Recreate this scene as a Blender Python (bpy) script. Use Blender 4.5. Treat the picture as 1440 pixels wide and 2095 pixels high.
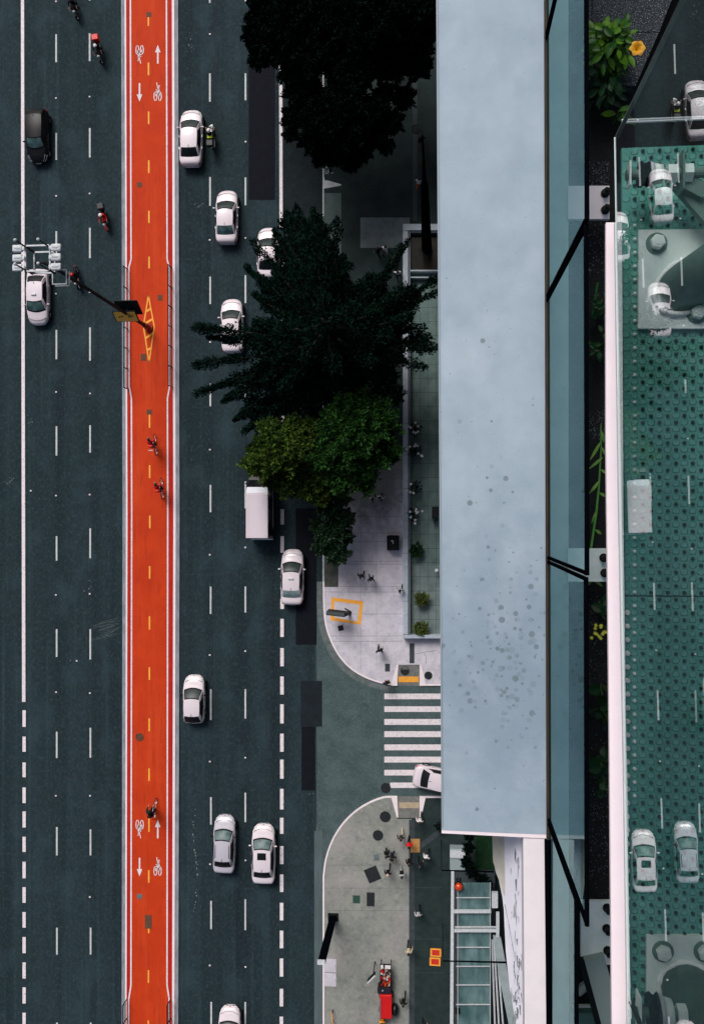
import bpy, bmesh, math, random
import numpy as np
from mathutils import Vector, Matrix
R = math.radians
rng = random.Random(7)
nrg = np.random.RandomState(11)
for o in list(bpy.data.objects): bpy.data.objects.remove(o)
SC = bpy.context.scene
COL = SC.collection

# ------------------------------------------------------------------ camera
CAM_H, FPX, NADX, IMW, IMH = 70.0, 1850.0, 893.0, 1440.0, 2095.0
_d = np.array([NADX - IMW/2, 0.0, -FPX]); _d /= np.linalg.norm(_d)
_z = -_d; _y = np.array([0, 1.0, 0]); _x = np.cross(_y, _z)
CM = np.array([_x, _y, _z])                       # camera -> world
cam = bpy.data.cameras.new('camera'); cob = bpy.data.objects.new('camera', cam); COL.objects.link(cob)
cam.sensor_fit = 'VERTICAL'; cam.sensor_height = 24.0; cam.lens = FPX/IMH*24.0
cam.clip_start = 0.05; cam.clip_end = 3000
cob.matrix_world = Matrix.Translation((0, 0, CAM_H)) @ Matrix(CM.tolist()).to_4x4()
SC.camera = cob
# ------------------------------------------------------------------ light
SUN_EL, SUN_AZ = R(48), R(338)
wd = bpy.data.worlds.new('World'); SC.world = wd; wd.use_nodes = True
nt = wd.node_tree; bg = nt.nodes['Background']
sky = nt.nodes.new('ShaderNodeTexSky'); sky.sky_type = 'NISHITA'; sky.sun_disc = False
sky.sun_elevation = SUN_EL; sky.sun_rotation = SUN_AZ; sky.air_density = 1.0; sky.dust_density = 6.0; sky.ozone_density = 0.6
nt.links.new(sky.outputs[0], bg.inputs[0]); bg.inputs[1].default_value = 0.085
sun = bpy.data.lights.new('sun', 'SUN'); sun.energy = 2.0; sun.angle = R(28); sun.color = (0.97, 0.97, 0.99)
so = bpy.data.objects.new('sun', sun); COL.objects.link(so)
_sd = Vector((math.sin(SUN_AZ)*math.cos(SUN_EL), math.cos(SUN_AZ)*math.cos(SUN_EL), math.sin(SUN_EL)))
so.rotation_euler = _sd.to_track_quat('Z', 'Y').to_euler()
SC.view_settings.view_transform = 'Standard'; SC.view_settings.look = 'None'
SC.view_settings.exposure = 0.05; SC.view_settings.gamma = 1.0
SC.render.engine = 'CYCLES'
SC.cycles.max_bounces = 8; SC.cycles.transparent_max_bounces = 12
SC.cycles.caustics_reflective = False; SC.cycles.caustics_refractive = False

# ------------------------------------------------------------------ photo pixel -> world
def ray(px, py):
    return CM @ np.array([px - IMW/2, IMH/2 - py, -FPX])
def W(px, py, z=0.0):
    d = ray(px, py); t = (CAM_H - z)/(-d[2])
    return Vector((d[0]*t, d[1]*t, z))
def WX(px, py, n, a):
    "ray meets the vertical plane n.p = a (camera foot at the origin)"
    d = ray(px, py); t = a/(d[0]*n[0] + d[1]*n[1])
    return Vector((d[0]*t, d[1]*t, CAM_H + d[2]*t))
def PXM(px, py, z=0.0):                           # pixels per metre there
    return 10.0/(W(px+5, py, z) - W(px-5, py, z)).length

# ------------------------------------------------------------------ materials
def srgb(r, g, b):
    f = lambda c: ((c/255 + 0.055)/1.055)**2.4 if c > 10 else c/255/12.92
    return (f(r), f(g), f(b))
MATS = {}
def pm(name, col, rough=0.6, metal=0.0, col2=None, scale=5.0, stretch=(1, 1, 1), bump=0.0, bscale=None, coat=0.0,
       lo=0.35, hi=0.65, detail=6.0, isl=None, spec=0.5, trans=0.0):
    if name in MATS: return MATS[name]
    m = bpy.data.materials.new(name); m.use_nodes = True; t = m.node_tree; L = t.links.new; N = t.nodes.new
    p = t.nodes['Principled BSDF']; p.inputs['Base Color'].default_value = (*col, 1)
    p.inputs['Roughness'].default_value = rough; p.inputs['Metallic'].default_value = metal
    p.inputs['Coat Weight'].default_value = coat; p.inputs['Specular IOR Level'].default_value = spec
    if trans: p.inputs['Transmission Weight'].default_value = trans
    tc = N('ShaderNodeTexCoord'); mp = N('ShaderNodeMapping'); mp.inputs['Scale'].default_value = stretch
    L(tc.outputs['Object'], mp.inputs[0])
    last = None
    if col2 is not None:
        nz = N('ShaderNodeTexNoise'); nz.inputs['Scale'].default_value = scale; nz.inputs['Detail'].default_value = detail
        nz.inputs['Roughness'].default_value = 0.6
        L(mp.outputs[0], nz.inputs['Vector'])
        cr = N('ShaderNodeValToRGB'); cr.color_ramp.elements[0].position = lo; cr.color_ramp.elements[1].position = hi
        cr.color_ramp.elements[0].color = (*col, 1); cr.color_ramp.elements[1].color = (*col2, 1)
        if isl is None: L(nz.outputs[0], cr.inputs[0])
        else:
            ge = N('ShaderNodeNewGeometry'); L(ge.outputs['Random Per Island'], cr.inputs[0])
            cr.color_ramp.elements[0].position = isl[0]; cr.color_ramp.elements[1].position = isl[1]
        L(cr.outputs[0], p.inputs['Base Color']); last = cr
    if bump:
        nb = N('ShaderNodeTexNoise'); nb.inputs['Scale'].default_value = bscale or scale*4; nb.inputs['Detail'].default_value = 4
        L(mp.outputs[0], nb.inputs['Vector'])
        b = N('ShaderNodeBump'); b.inputs['Strength'].default_value = bump; b.inputs['Distance'].default_value = 0.02
        L(nb.outputs[0], b.inputs['Height']); L(b.outputs[0], p.inputs['Normal'])
    m['last'] = last.name if last else ''
    MATS[name] = m; return m
def mixin(m, fac_socket_builder, col2, blend='MIX'):
    "mix another colour into a material's base colour by a node-built factor"
    t = m.node_tree; p = t.nodes['Principled BSDF']; L = t.links.new
    mx = t.nodes.new('ShaderNodeMix'); mx.data_type = 'RGBA'; mx.blend_type = blend
    inp = p.inputs['Base Color']
    if inp.links: L(inp.links[0].from_socket, mx.inputs[6])
    else: mx.inputs[6].default_value = inp.default_value
    mx.inputs[7].default_value = (*col2, 1)
    L(fac_socket_builder(t), mx.inputs[0]); L(mx.outputs[2], inp)
def fac_noise(scale, stretch, lo, hi, amt=1.0, seed=(0, 0, 0), detail=5):
    def f(t):
        N = t.nodes.new; L = t.links.new
        tc = N('ShaderNodeTexCoord'); mp = N('ShaderNodeMapping'); mp.inputs['Scale'].default_value = stretch; mp.inputs['Location'].default_value = seed
        L(tc.outputs['Object'], mp.inputs[0])
        nz = N('ShaderNodeTexNoise'); nz.inputs['Scale'].default_value = scale; nz.inputs['Detail'].default_value = detail
        L(mp.outputs[0], nz.inputs['Vector'])
        mr = N('ShaderNodeMapRange'); mr.inputs[1].default_value = lo; mr.inputs[2].default_value = hi; mr.inputs[4].default_value = amt
        L(nz.outputs[0], mr.inputs[0]); return mr.outputs[0]
    return f

asphalt = pm('asphalt', srgb(32, 47, 52), 0.92, col2=srgb(41, 57, 62), scale=1.6, bump=0.25, bscale=18, lo=0.3, hi=0.7, spec=0.2)
mixin(asphalt, fac_noise(0.75, (1, 0.02, 1), 0.38, 0.70, 0.8), srgb(22, 34, 40))       # wheel tracks
mixin(asphalt, fac_noise(1.9, (1, 0.015, 1), 0.55, 0.72, 0.45, (5, 3, 0)), srgb(54, 74, 80))
mixin(asphalt, fac_noise(0.09, (1, 1, 1), 0.45, 0.7, 0.5, (9, 1, 0)), srgb(28, 45, 46))
mixin(asphalt, fac_noise(5.5, (1, .7, 1), .50, .72, .5, (7, 7, 0), 3), srgb(58, 76, 82))
mixin(asphalt, fac_noise(4.2, (1, .6, 1), .53, .72, .55, (1, 17, 0), 3), srgb(24, 36, 41))
mixin(asphalt, fac_noise(0.5, (1, .6, 1), 0.52, 0.72, 0.5, (3, 31, 0), 7), srgb(52, 71, 77))
mixin(asphalt, fac_noise(14, (1, 1, 1), 0.62, 0.75, 0.35, (2, 9, 0)), srgb(75, 90, 92))
mixin(asphalt, fac_noise(3.0, (1, 0.35, 1), 0.69, 0.73, 0.5, (4, 4, 0), 8), srgb(20, 28, 30))
patch_dark = pm('fresh_asphalt', srgb(13, 15, 24), 0.92, col2=srgb(18, 21, 30), scale=2, bump=0.2, bscale=18, spec=0.2)
patch_mid = pm('old_patch', srgb(30, 38, 45), 0.9, col2=srgb(24, 31, 37), scale=1.2, bump=0.2, bscale=18, spec=0.2)
side_asphalt = pm('side_street_asphalt', srgb(66, 82, 84), 0.9, col2=srgb(82, 98, 99), scale=0.7, bump=0.25, bscale=16, spec=0.2)
mixin(side_asphalt, fac_noise(2.2, (1, 1, 1), 0.55, 0.75, 0.6, (3, 1, 0)), srgb(54, 74, 74))
mixin(side_asphalt, fac_noise(6, (1, 1, 1), .5, .75, .5, (3, 9, 0), 3), srgb(98, 116, 116))
mixin(side_asphalt, fac_noise(5, (1, 1, 1), .55, .75, .5, (13, 9, 0), 3), srgb(46, 62, 62))
paint = pm('road_paint', srgb(235, 225, 228), 0.7, col2=srgb(214, 208, 212), scale=3, lo=0.4, hi=0.75)
mixin(paint, fac_noise(7, (1, 1, 1), 0.54, 0.70, 0.6), srgb(150, 154, 158))
paint_worn = pm('worn_road_paint', srgb(206, 208, 208), 0.75, col2=srgb(180, 186, 187), scale=4)
mixin(paint_worn, fac_noise(7, (1, 1, 1), 0.6, 0.7, 0.6), srgb(120, 130, 132))
red_path = pm('red_path_paint', srgb(200, 60, 14), 0.8, col2=srgb(188, 52, 12), scale=0.5, bump=0.12, bscale=25, spec=0.25)
mixin(red_path, fac_noise(1.6, (1, .05, 1), .52, .74, .4, (2, 5, 0)), srgb(214, 82, 38))
mixin(red_path, fac_noise(7, (1, .5, 1), .60, .74, .35, (12, 5, 0)), srgb(150, 44, 16))
mixin(red_path, fac_noise(4, (1, 0.15, 1), 0.55, 0.75, 0.4), srgb(150, 36, 14))
red_edge = pm('red_edge_paint', srgb(186, 38, 20), 0.75, col2=srgb(170, 30, 18), scale=0.8, spec=0.25)
yellow = pm('yellow_paint', srgb(250, 176, 62), 0.7, col2=srgb(238, 160, 52), scale=3)
mixin(yellow, fac_noise(8, (1, 1, 1), 0.6, 0.72, 0.45), srgb(205, 150, 90))
kerb_grey = pm('kerb_concrete', srgb(150, 154, 162), 0.85, col2=srgb(116, 122, 130), scale=3, stretch=(1, 0.3, 1), bump=0.3, bscale=20)
kerb_white = pm('kerb_whitewash', srgb(240, 228, 230), 0.75, col2=srgb(222, 213, 217), scale=3, lo=0.45, hi=0.8)
concrete = pm('pavement_concrete', srgb(212, 206, 215), 0.85, col2=srgb(192, 188, 198), scale=1.1, bump=0.2, bscale=14)
mixin(concrete, fac_noise(5, (1, 1, 1), 0.6, 0.8, 0.5, (1, 7, 0)), srgb(140, 142, 148))
mixin(concrete, fac_noise(16, (1, 1, 1), 0.66, 0.74, 0.6, (1, 2, 0)), srgb(110, 112, 118))
def tree_shade(t):  # tree shade painted into the concrete, fading out with a noisy edge
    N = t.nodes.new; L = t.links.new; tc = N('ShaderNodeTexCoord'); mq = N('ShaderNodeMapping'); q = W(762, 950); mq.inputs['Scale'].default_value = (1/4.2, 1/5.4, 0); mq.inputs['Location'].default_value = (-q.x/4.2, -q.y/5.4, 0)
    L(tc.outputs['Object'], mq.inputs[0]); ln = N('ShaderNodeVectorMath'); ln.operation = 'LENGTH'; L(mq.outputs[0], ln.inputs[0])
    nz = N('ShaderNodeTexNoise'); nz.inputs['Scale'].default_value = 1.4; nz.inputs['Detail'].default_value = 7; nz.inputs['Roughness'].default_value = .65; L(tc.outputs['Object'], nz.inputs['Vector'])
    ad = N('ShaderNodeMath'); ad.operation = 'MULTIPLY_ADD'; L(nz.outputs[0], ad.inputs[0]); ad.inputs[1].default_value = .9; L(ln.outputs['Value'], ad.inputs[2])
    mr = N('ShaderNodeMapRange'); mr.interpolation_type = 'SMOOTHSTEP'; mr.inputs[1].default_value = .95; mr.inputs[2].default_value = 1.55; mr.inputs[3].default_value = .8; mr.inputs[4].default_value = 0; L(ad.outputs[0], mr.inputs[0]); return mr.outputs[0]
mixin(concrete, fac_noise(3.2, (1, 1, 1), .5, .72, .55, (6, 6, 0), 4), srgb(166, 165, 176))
mixin(concrete, tree_shade, srgb(74, 82, 80))
pave_brown = pm('pavement_worn', srgb(148, 150, 144), 0.88, col2=srgb(124, 129, 123), scale=0.45, bump=0.2, bscale=14)
mixin(pave_brown, fac_noise(3, (1, 1, 1), 0.52, 0.75, 0.6, (3, 7, 0)), srgb(100, 102, 98))
mixin(pave_brown, fac_noise(0.25, (1, 1, 1), 0.5, 0.7, 0.5, (6, 2, 0)), srgb(168, 160, 160))
mixin(pave_brown, fac_noise(4, (1, 1, 1), .52, .74, .5, (3, 17, 0), 3), srgb(166, 168, 162))
mixin(pave_brown, fac_noise(12, (1, 1, 1), 0.66, 0.74, 0.5, (1, 2, 0)), srgb(78, 80, 78))
pave_dark = pm('pavement_dark_shade', srgb(46, 58, 58), 0.9, spec=.15, col2=srgb(37, 47, 48), scale=0.8, bump=0.2, bscale=14)  # dark paving tone that also holds the shade under the trees
pave_slate = pm('pavement_slate', srgb(34, 48, 48), 0.9, spec=.2, col2=srgb(44, 58, 57), scale=2, bump=0.2, bscale=14)
pave_patch = pm('pavement_patch', srgb(108, 120, 124), 0.88, col2=srgb(88, 100, 104), scale=1.5, bump=0.2, bscale=14)
strip_dark = pm('tactile_strip', srgb(66, 74, 78), 0.85, col2=srgb(54, 62, 66), scale=3, spec=0.2)
joint_m = pm('joint', srgb(88, 90, 96), 0.9)
iron = pm('cast_iron', srgb(48, 52, 55), 0.8, 0.1, spec=.2, col2=srgb(34, 38, 42), scale=14, bump=0.8, bscale=40)
rust_plate = pm('rusty_plate', srgb(108, 66, 40), 0.8, col2=srgb(80, 60, 48), scale=5)
white_car = pm('white_car_paint', srgb(228, 217, 223), 0.35, col2=srgb(225, 214, 220), scale=1, coat=0.5)
silver_car = pm('silver_car_paint', srgb(206, 202, 212), 0.3, 0.15, col2=srgb(200, 196, 206), scale=1, coat=0.5)
black_car = pm('black_car_paint', srgb(13, 14, 18), 0.3, col2=srgb(10, 11, 15), scale=1, coat=0.0, spec=.25)
glass_car = pm('car_glass', srgb(14, 20, 23), 0.45, col2=srgb(7, 10, 12), scale=1.6, spec=0.3)
screen_sky = pm('windscreen_sky_reflect', srgb(84, 116, 116), 0.4, col2=srgb(40, 62, 63), scale=2.4, spec=0.4)  # bright windscreens: sky reflection put into the base colour
screen_dk = pm('windscreen_dark', srgb(20, 34, 35), 0.4, col2=srgb(44, 62, 62), scale=2.8, spec=0.4)
trim = pm('black_trim', srgb(12, 14, 16), 0.7, col2=srgb(18, 20, 22), scale=8, spec=.2)
tyre_m = pm('tyre_rubber', srgb(22, 23, 24), 0.85)
chrome = pm('bright_metal', srgb(200, 205, 208), 0.3, 0.9)
lamp_white = pm('headlamp', srgb(225, 230, 232), 0.15, coat=0.6)
lamp_red = pm('tail_lamp', srgb(170, 18, 22), 0.25, coat=0.5)
plate_m = pm('number_plate', srgb(205, 208, 210), 0.5)
steel_dark = pm('dark_steel', srgb(16, 20, 22), 0.6, 0.1, col2=srgb(24, 29, 31), scale=6, spec=.2)
steel_white = pm('white_steel', srgb(214, 218, 222), 0.5, col2=srgb(190, 196, 200), scale=6)
galv = pm('galvanised_steel', srgb(236, 246, 242), 0.6, 0.0, spec=.3, col2=srgb(212, 230, 224), scale=9, bump=0.05, bscale=60)
galv_dk = pm('painted_tube_steel', srgb(96, 128, 118), 0.6, 0.0, col2=srgb(78, 110, 101), scale=12, bump=0.05, bscale=80)
slab_m = pm('parapet_concrete', srgb(168, 184, 197), 0.75, col2=srgb(154, 171, 184), scale=3.5, bump=0.04, bscale=90)
cream = pm('cream_paint', srgb(240, 232, 234), 0.7, col2=srgb(226, 219, 221), scale=6, lo=0.45, hi=0.8)
ledge_m = pm('pink_white_coping', srgb(252, 238, 242), 0.65, col2=srgb(248, 233, 238), scale=10)
mixin(ledge_m, fac_noise(60, (1, 1, 1), 0.72, 0.76, 0.5), srgb(180, 165, 165))
brown_joint = pm('rusty_joint', srgb(62, 50, 34), 0.8, col2=srgb(34, 28, 24), scale=10, stretch=(8, 0.6, 1))
gasket = pm('black_gasket', srgb(7, 9, 14), 0.8, spec=0.0)
soil = pm('dark_soil', srgb(10, 12, 12), 0.95, col2=srgb(20, 22, 22), scale=30, bump=0.6, bscale=60)
tower_m = pm('tower_cladding', srgb(90, 100, 104), 0.6, col2=srgb(80, 90, 94), scale=0.4)
tower_glass = pm('tower_window_glass', srgb(20, 30, 34), 0.08, spec=0.8)
peel = pm('peeling_plaster', srgb(246, 244, 254), 0.95, col2=srgb(228, 228, 240), scale=6, stretch=(1, 0.5, 1), spec=.1)
mixin(peel, fac_noise(9, (1, 0.35, 1), 0.66, 0.71, 0.7), srgb(120, 124, 130))
beige = pm('beige_plaster', srgb(222, 216, 204), 0.9, col2=srgb(200, 196, 184), scale=7)

# ------------------------------------------------------------------ mesh helpers
class MB:
    def __init__(s): s.v = []; s.f = []; s.mi = []
    def add(s, vs, fs, mi=0):
        b = len(s.v); s.v += [tuple(v) for v in vs]; s.f += [tuple(i + b for i in f) for f in fs]; s.mi += [mi]*len(fs); return s
    def box(s, c, d, rz=0.0, mi=0, M=None):
        x, y, z = d[0]/2, d[1]/2, d[2]/2
        vs = [(-x, -y, -z), (x, -y, -z), (x, y, -z), (-x, y, -z), (-x, -y, z), (x, -y, z), (x, y, z), (-x, y, z)]
        T = Matrix.Translation(c) @ (M if M is not None else Matrix.Rotation(rz, 4, 'Z'))
        return s.add([T @ Vector(v) for v in vs], [(0, 3, 2, 1), (4, 5, 6, 7), (0, 1, 5, 4), (1, 2, 6, 5), (2, 3, 7, 6), (3, 0, 4, 7)], mi)
    def rbox(s, c, d, r=0.03, rz=0.0, mi=0):
        "box with chamfered edges"
        bm = bmesh.new(); bmesh.ops.create_cube(bm, size=1)
        for v in bm.verts: v.co = Vector((v.co.x*d[0], v.co.y*d[1], v.co.z*d[2]))
        bmesh.ops.bevel(bm, geom=bm.edges[:], offset=r, segments=2, affect='EDGES', profile=0.5)
        T = Matrix.Translation(c) @ Matrix.Rotation(rz, 4, 'Z'); bm.verts.index_update()
        s.add([T @ v.co for v in bm.verts], [[v.index for v in f.verts] for f in bm.faces], mi); bm.free(); return s
    def prism(s, poly, z0, z1, mi=0):
        n = len(poly)
        a = sum(poly[i][0]*poly[(i+1) % n][1] - poly[(i+1) % n][0]*poly[i][1] for i in range(n))
        if a < 0: poly = poly[::-1]
        vs = [(p[0], p[1], z0) for p in poly] + [(p[0], p[1], z1) for p in poly]
        fs = [tuple(range(n))[::-1], tuple(range(n, 2*n))] + [(i, (i+1) % n, n + (i+1) % n, n + i) for i in range(n)]
        return s.add(vs, fs, mi)
    def sheet(s, poly, z):
        n = len(poly)
        a = sum(poly[i][0]*poly[(i+1) % n][1] - poly[(i+1) % n][0]*poly[i][1] for i in range(n))
        if a < 0: poly = poly[::-1]
        return s.add([(p[0], p[1], z) for p in poly], [tuple(range(n))])
    def px(s, x0, y0, x1, y1, z):                  # painted rectangle given in photo pixels
        return s.sheet([W(x0, y0, z), W(x1, y0, z), W(x1, y1, z), W(x0, y1, z)], z)
    def pxl(s, pts, w, z):                         # painted polyline, width in pixels
        for a, b in zip(pts[:-1], pts[1:]):
            dx, dy = b[0]-a[0], b[1]-a[1]; l = math.hypot(dx, dy) or 1; nx, ny = -dy/l*w/2, dx/l*w/2
            s.sheet([W(a[0]+nx, a[1]+ny, z), W(b[0]+nx, b[1]+ny, z), W(b[0]-nx, b[1]-ny, z), W(a[0]-nx, a[1]-ny, z)], z)
        return s
    def tube(s, pts, r, n=8, caps=True, mi=0, close=False):
        pts = [Vector(p) for p in pts]; m = len(pts); rs = r if isinstance(r, (list, tuple)) else [r]*m
        b = len(s.v); prev = None
        for i, p in enumerate(pts):
            if close: t = pts[(i+1) % m] - pts[i-1]
            else: t = (pts[min(i+1, m-1)] - pts[max(i-1, 0)])
            t = t.normalized() if t.length > 1e-9 else Vector((0, 0, 1))
            if prev is None:
                u = t.orthogonal().normalized()
            else:
                u = (prev - t*prev.dot(t)); u = u.normalized() if u.length > 1e-6 else t.orthogonal().normalized()
            prev = u; w = t.cross(u)
            for k in range(n):
                a = 2*math.pi*k/n; s.v.append(tuple(p + (u*math.cos(a) + w*math.sin(a))*rs[i]))
        for i in range(m if close else m-1):
            for k in range(n):
                j = (i+1) % m
                s.f.append((b+i*n+k, b+i*n+(k+1) % n, b+j*n+(k+1) % n, b+j*n+k)); s.mi.append(mi)
        if caps and not close:
            s.f.append(tuple(b+k for k in range(n))[::-1]); s.mi.append(mi)
            s.f.append(tuple(b+(m-1)*n+k for k in range(n))); s.mi.append(mi)
        return s
    def cyl(s, c, r, h, n=16, axis=(0, 0, 1), mi=0, r2=None):
        a = Vector(axis).normalized(); c = Vector(c)
        return s.tube([c - a*h/2, c + a*h/2], [r, r if r2 is None else r2], n, mi=mi)
    def ring(s, c, R_, r, axis=(0, 0, 1), n=24, m=6, mi=0):
        a = Vector(axis).normalized(); u = a.orthogonal().normalized(); w = a.cross(u); c = Vector(c)
        return s.tube([c + (u*math.cos(2*math.pi*i/n) + w*math.sin(2*math.pi*i/n))*R_ for i in range(n)], r, m, close=True, mi=mi)
    def ball(s, c, r, n=10, sc=(1, 1, 1), mi=0):
        vs = []; fs = []; m = n//2+1
        for i in range(m+1):
            th = math.pi*i/m
            for k in range(n):
                ph = 2*math.pi*k/n
                vs.append((c[0]+r*sc[0]*math.sin(th)*math.cos(ph), c[1]+r*sc[1]*math.sin(th)*math.sin(ph), c[2]+r*sc[2]*math.cos(th)))
        for i in range(m):
            for k in range(n): fs.append((i*n+k, (i+1)*n+k, (i+1)*n+(k+1) % n, i*n+(k+1) % n))
        return s.add(vs, fs, mi)
    def grid(s, fn, nu, nv, mi=0, flip=False):
        vs = [fn(i/nu, j/nv) for j in range(nv+1) for i in range(nu+1)]; w = nu+1
        fs = [(j*w+i, j*w+i+1, (j+1)*w+i+1, (j+1)*w+i) for j in range(nv) for i in range(nu)]
        if flip: fs = [f[::-1] for f in fs]
        return s.add(vs, fs, mi)
    def build(s, name, mat, parent=None, smooth=False):
        me = bpy.data.meshes.new(name); me.from_pydata(s.v, [], s.f)
        for m in (mat if isinstance(mat, (list, tuple)) else [mat]): me.materials.append(m)
        if any(s.mi): me.polygons.foreach_set('material_index', s.mi)
        if smooth: me.polygons.foreach_set('use_smooth', [True]*len(me.polygons))
        me.update(); return link(name, me, parent)
def link(name, me, parent=None):
    o = bpy.data.objects.new(name, me); COL.objects.link(o)
    if parent is not None: o.parent = parent
    return o
def tag(o, label, cat, group=None, kind=None):
    o['label'] = label; o['category'] = cat
    if group: o['group'] = group
    if kind: o['kind'] = kind
    return o
def struct(o): o['kind'] = 'structure'; return o
def empty(name, loc, rz=0.0):
    o = bpy.data.objects.new(name, None); COL.objects.link(o); o.location = loc; o.rotation_euler = (0, 0, rz); o.empty_display_size = 0.3
    return o
def copy_tree(o, parent=None):
    c = o.copy(); COL.objects.link(c)
    if parent is not None: c.parent = parent
    for ch in list(o.children): copy_tree(ch, c)
    return c

# ------------------------------------------------------------------ ground, road, markings
g = MB(); g.sheet([(-700, -700), (700, -700), (700, 700), (-700, 700)], -0.03); struct(g.build('ground', pave_dark))
XR = W(661, 1048).x                              # kerb line of the near pavement
g = MB(); g.sheet([(-45, -260), (XR+0.2, -260), (XR+0.2, 260), (-45, 260)], 0.0); struct(g.build('road', asphalt))
g = MB(); y0, y1 = W(661, 1395).y, W(661, 1636).y
g.sheet([(XR-0.55, y0+6), (XR+2.0, y0+6), (60, y0+0.3), (60, y1-0.3), (XR+2, y1-6), (XR-0.55, y1-6)], 0.004); struct(g.build('side_street', side_asphalt))
g = MB()
for r in [(509, -60, 563, 409), (605, 1040, 648, 1319)]: g.px(*r, 0.008)
g.px(617, 1487, 645, 1617, 0.008); struct(g.build('dark_asphalt_patch', patch_dark))
g = MB(); g.px(615, 1393, 659, 1486.6, 0.008); struct(g.build('old_asphalt_patch', patch_mid))
g = MB(); g.sheet([W(579.5, -160, .006), W(661, -160, .006), W(660.5, 905, .006), W(640, 912, .006), W(612, 900, .006), W(580, 908, .006)], 0.006)
rl = pm('canopy_shade_asphalt', srgb(25, 34, 37), 0.92, col2=srgb(33, 43, 46), scale=1.4, bump=0.2, bscale=18, spec=0.2); mixin(rl, fac_noise(4.5, (1, .6, 1), .5, .72, .5, (1, 27, 0), 3), srgb(19, 26, 28)); struct(g.build('canopy_shade_lane', rl))  # canopy shade over the kerb lane, painted as a darker asphalt sheet
# white lane lines
Zm = 0.012
g = MB()
D1 = [(70, 127), (272, 327), (473, 530), (675, 735), (872, 932), (1097, 1147), (1287, 1344), (1497, 1551), (1692, 1750), (1898, 1953), (2092, 2150)]
D2 = [(68, 125), (262, 322), (466, 528), (670, 738), (870, 926), (1081, 1142), (1287, 1349), (1489, 1550), (1697, 1750), (1898, 1953), (2092, 2150)]
D3 = [(-50, 6), (150, 208), (362, 421), (566, 622), (785, 831), (992, 1048), (1200, 1256), (1410, 1473), (1631, 1687), (1843, 1901), (2050, 2110)]
D4 = [(-50, 3), (150, 205), (363, 420), (563, 620), (767, 817), (985, 1040), (1200, 1253), (1410, 1470), (1622, 1682), (1840, 1903), (2050, 2110)]
for (xa, xb), D in (((115.5, 117.3), D1), ((184, 186.2), D2), ((429.5, 432.5), D3), ((502.5, 502), D4)):
    for a, b in D:
        x = xa + (xb - xa)*(a/2095); g.px(x-1.7, a, x+1.7, b, Zm)
struct(g.build('lane_dash_markings', paint_worn))
g = MB()
g.sheet([W(43.5, -80), W(50, -80), W(53, 1436), W(46, 1436)], Zm)
for a in [(1453, 1487), (1507, 1538), (1560, 1590), (1611, 1643), (1660, 1693), (1712, 1743), (1763, 1797), (1815, 1847), (1866, 1898), (1917, 1950), (1969, 2002), (2020, 2053), (2072, 2105)]:
    g.px(46.8, a[0], 53.4, a[1], Zm)
g.sheet([W(571, 90), W(577.5, 90), W(578.5, 468), W(572, 468)], Zm)
for i, a in enumerate([(520, 545), (585, 615), (640, 672), (705, 735), (775, 805), (850, 880), (920, 950), (1005, 1016), (1042, 1073), (1097, 1131), (1225, 1246), (1266, 1303), (1326, 1363), (1384, 1421), (1441, 1480), (1501, 1538), (1554, 1593), (1614, 1656), (1673, 1706), (1731, 1768), (1789, 1825), (1847, 1883), (1904, 1940), (1961, 1998), (2023, 2059), (2080, 2110)]):
    x = 578.3 - i*0.1; g.px(x-3.6, a[0], x+3.6, a[1], Zm)
struct(g.build('bus_lane_markings', paint))
g = MB()
for i, (a, b) in enumerate([(1419, 1430.5), (1445, 1456.5), (1471, 1483), (1496, 1508), (1523, 1535), (1548, 1560), (1575, 1586.5), (1601, 1612)]):
    g.px(786 + (12 if i == 7 else 0), a, 930, b, Zm)
struct(g.build('crosswalk_stripes', paint))
# cracks, sealed joints and scuffs on the asphalt
g = MB(); r2 = random.Random(3)
for (x, ya, yb, w) in [(180, 0, 2095, .7), (442, -20, 2095, 1.0), (545, 900, 1680, 1.0), (557, 1100, 2095, .7), (66, 0, 2095, .5), (199, 500, 1800, .5), (648, 1330, 1680, .8), (436, 1650, 2095, .6)]:
    p = [(x + r2.uniform(-1, 1), y) for y in range(int(ya), int(yb)+30, 30)]; g.pxl(p, w, 0.005)
for (a, b) in [((366, 1950), (455, 1950)), ((60, 625), (250, 623)), ((560, 1480), (600, 1330))]:
    p = [(a[0]+(b[0]-a[0])*t/12, a[1]+(b[1]-a[1])*t/12+r2.uniform(-.8, .8)) for t in range(13)]; g.pxl(p, .8, 0.005)
struct(g.build('road_cracks', pm('crack_tar', srgb(18, 25, 28), 0.8)))
g = MB()
for k in range(16):
    y = 1266 + k*2.3 + r2.uniform(-2, 2); x0 = r2.uniform(180, 225); x1 = r2.uniform(232, 247); g.pxl([(x0, y+6+r2.uniform(-2, 4)), ((x0+x1)/2, y+2.5), (x1, y-2)], r2.uniform(.12, .35), 0.006)
for k in range(34):
    y = 1655 + k*6.3; x = 400 - 4*math.sin(k*.21) + r2.uniform(-2, 2)
    if r2.random() < .7: g.px(x-1.2*r2.random()-.3, y, x+1.2*r2.random()+.3, y+r2.uniform(1, 4.5), 0.006)
for (cx, cy, n) in [(62, 863, 7), (20, 985, 12), (392, 98, 8), (404, 420, 8), (186, 1200, 7), (388, 70, 4), (145, 1352, 3), (640, 1620, 3)]:
    for k in range(n):
        x, y = cx + r2.gauss(0, 5), cy + r2.gauss(0, 5); g.pxl([(x, y), (x + r2.uniform(-3, 3), y + r2.uniform(-3, 3))], r2.uniform(.4, 1.1), 0.006)
struct(g.build('road_scuffs', pm('scuff_chalk', srgb(120, 132, 134), 0.9)))
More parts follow.
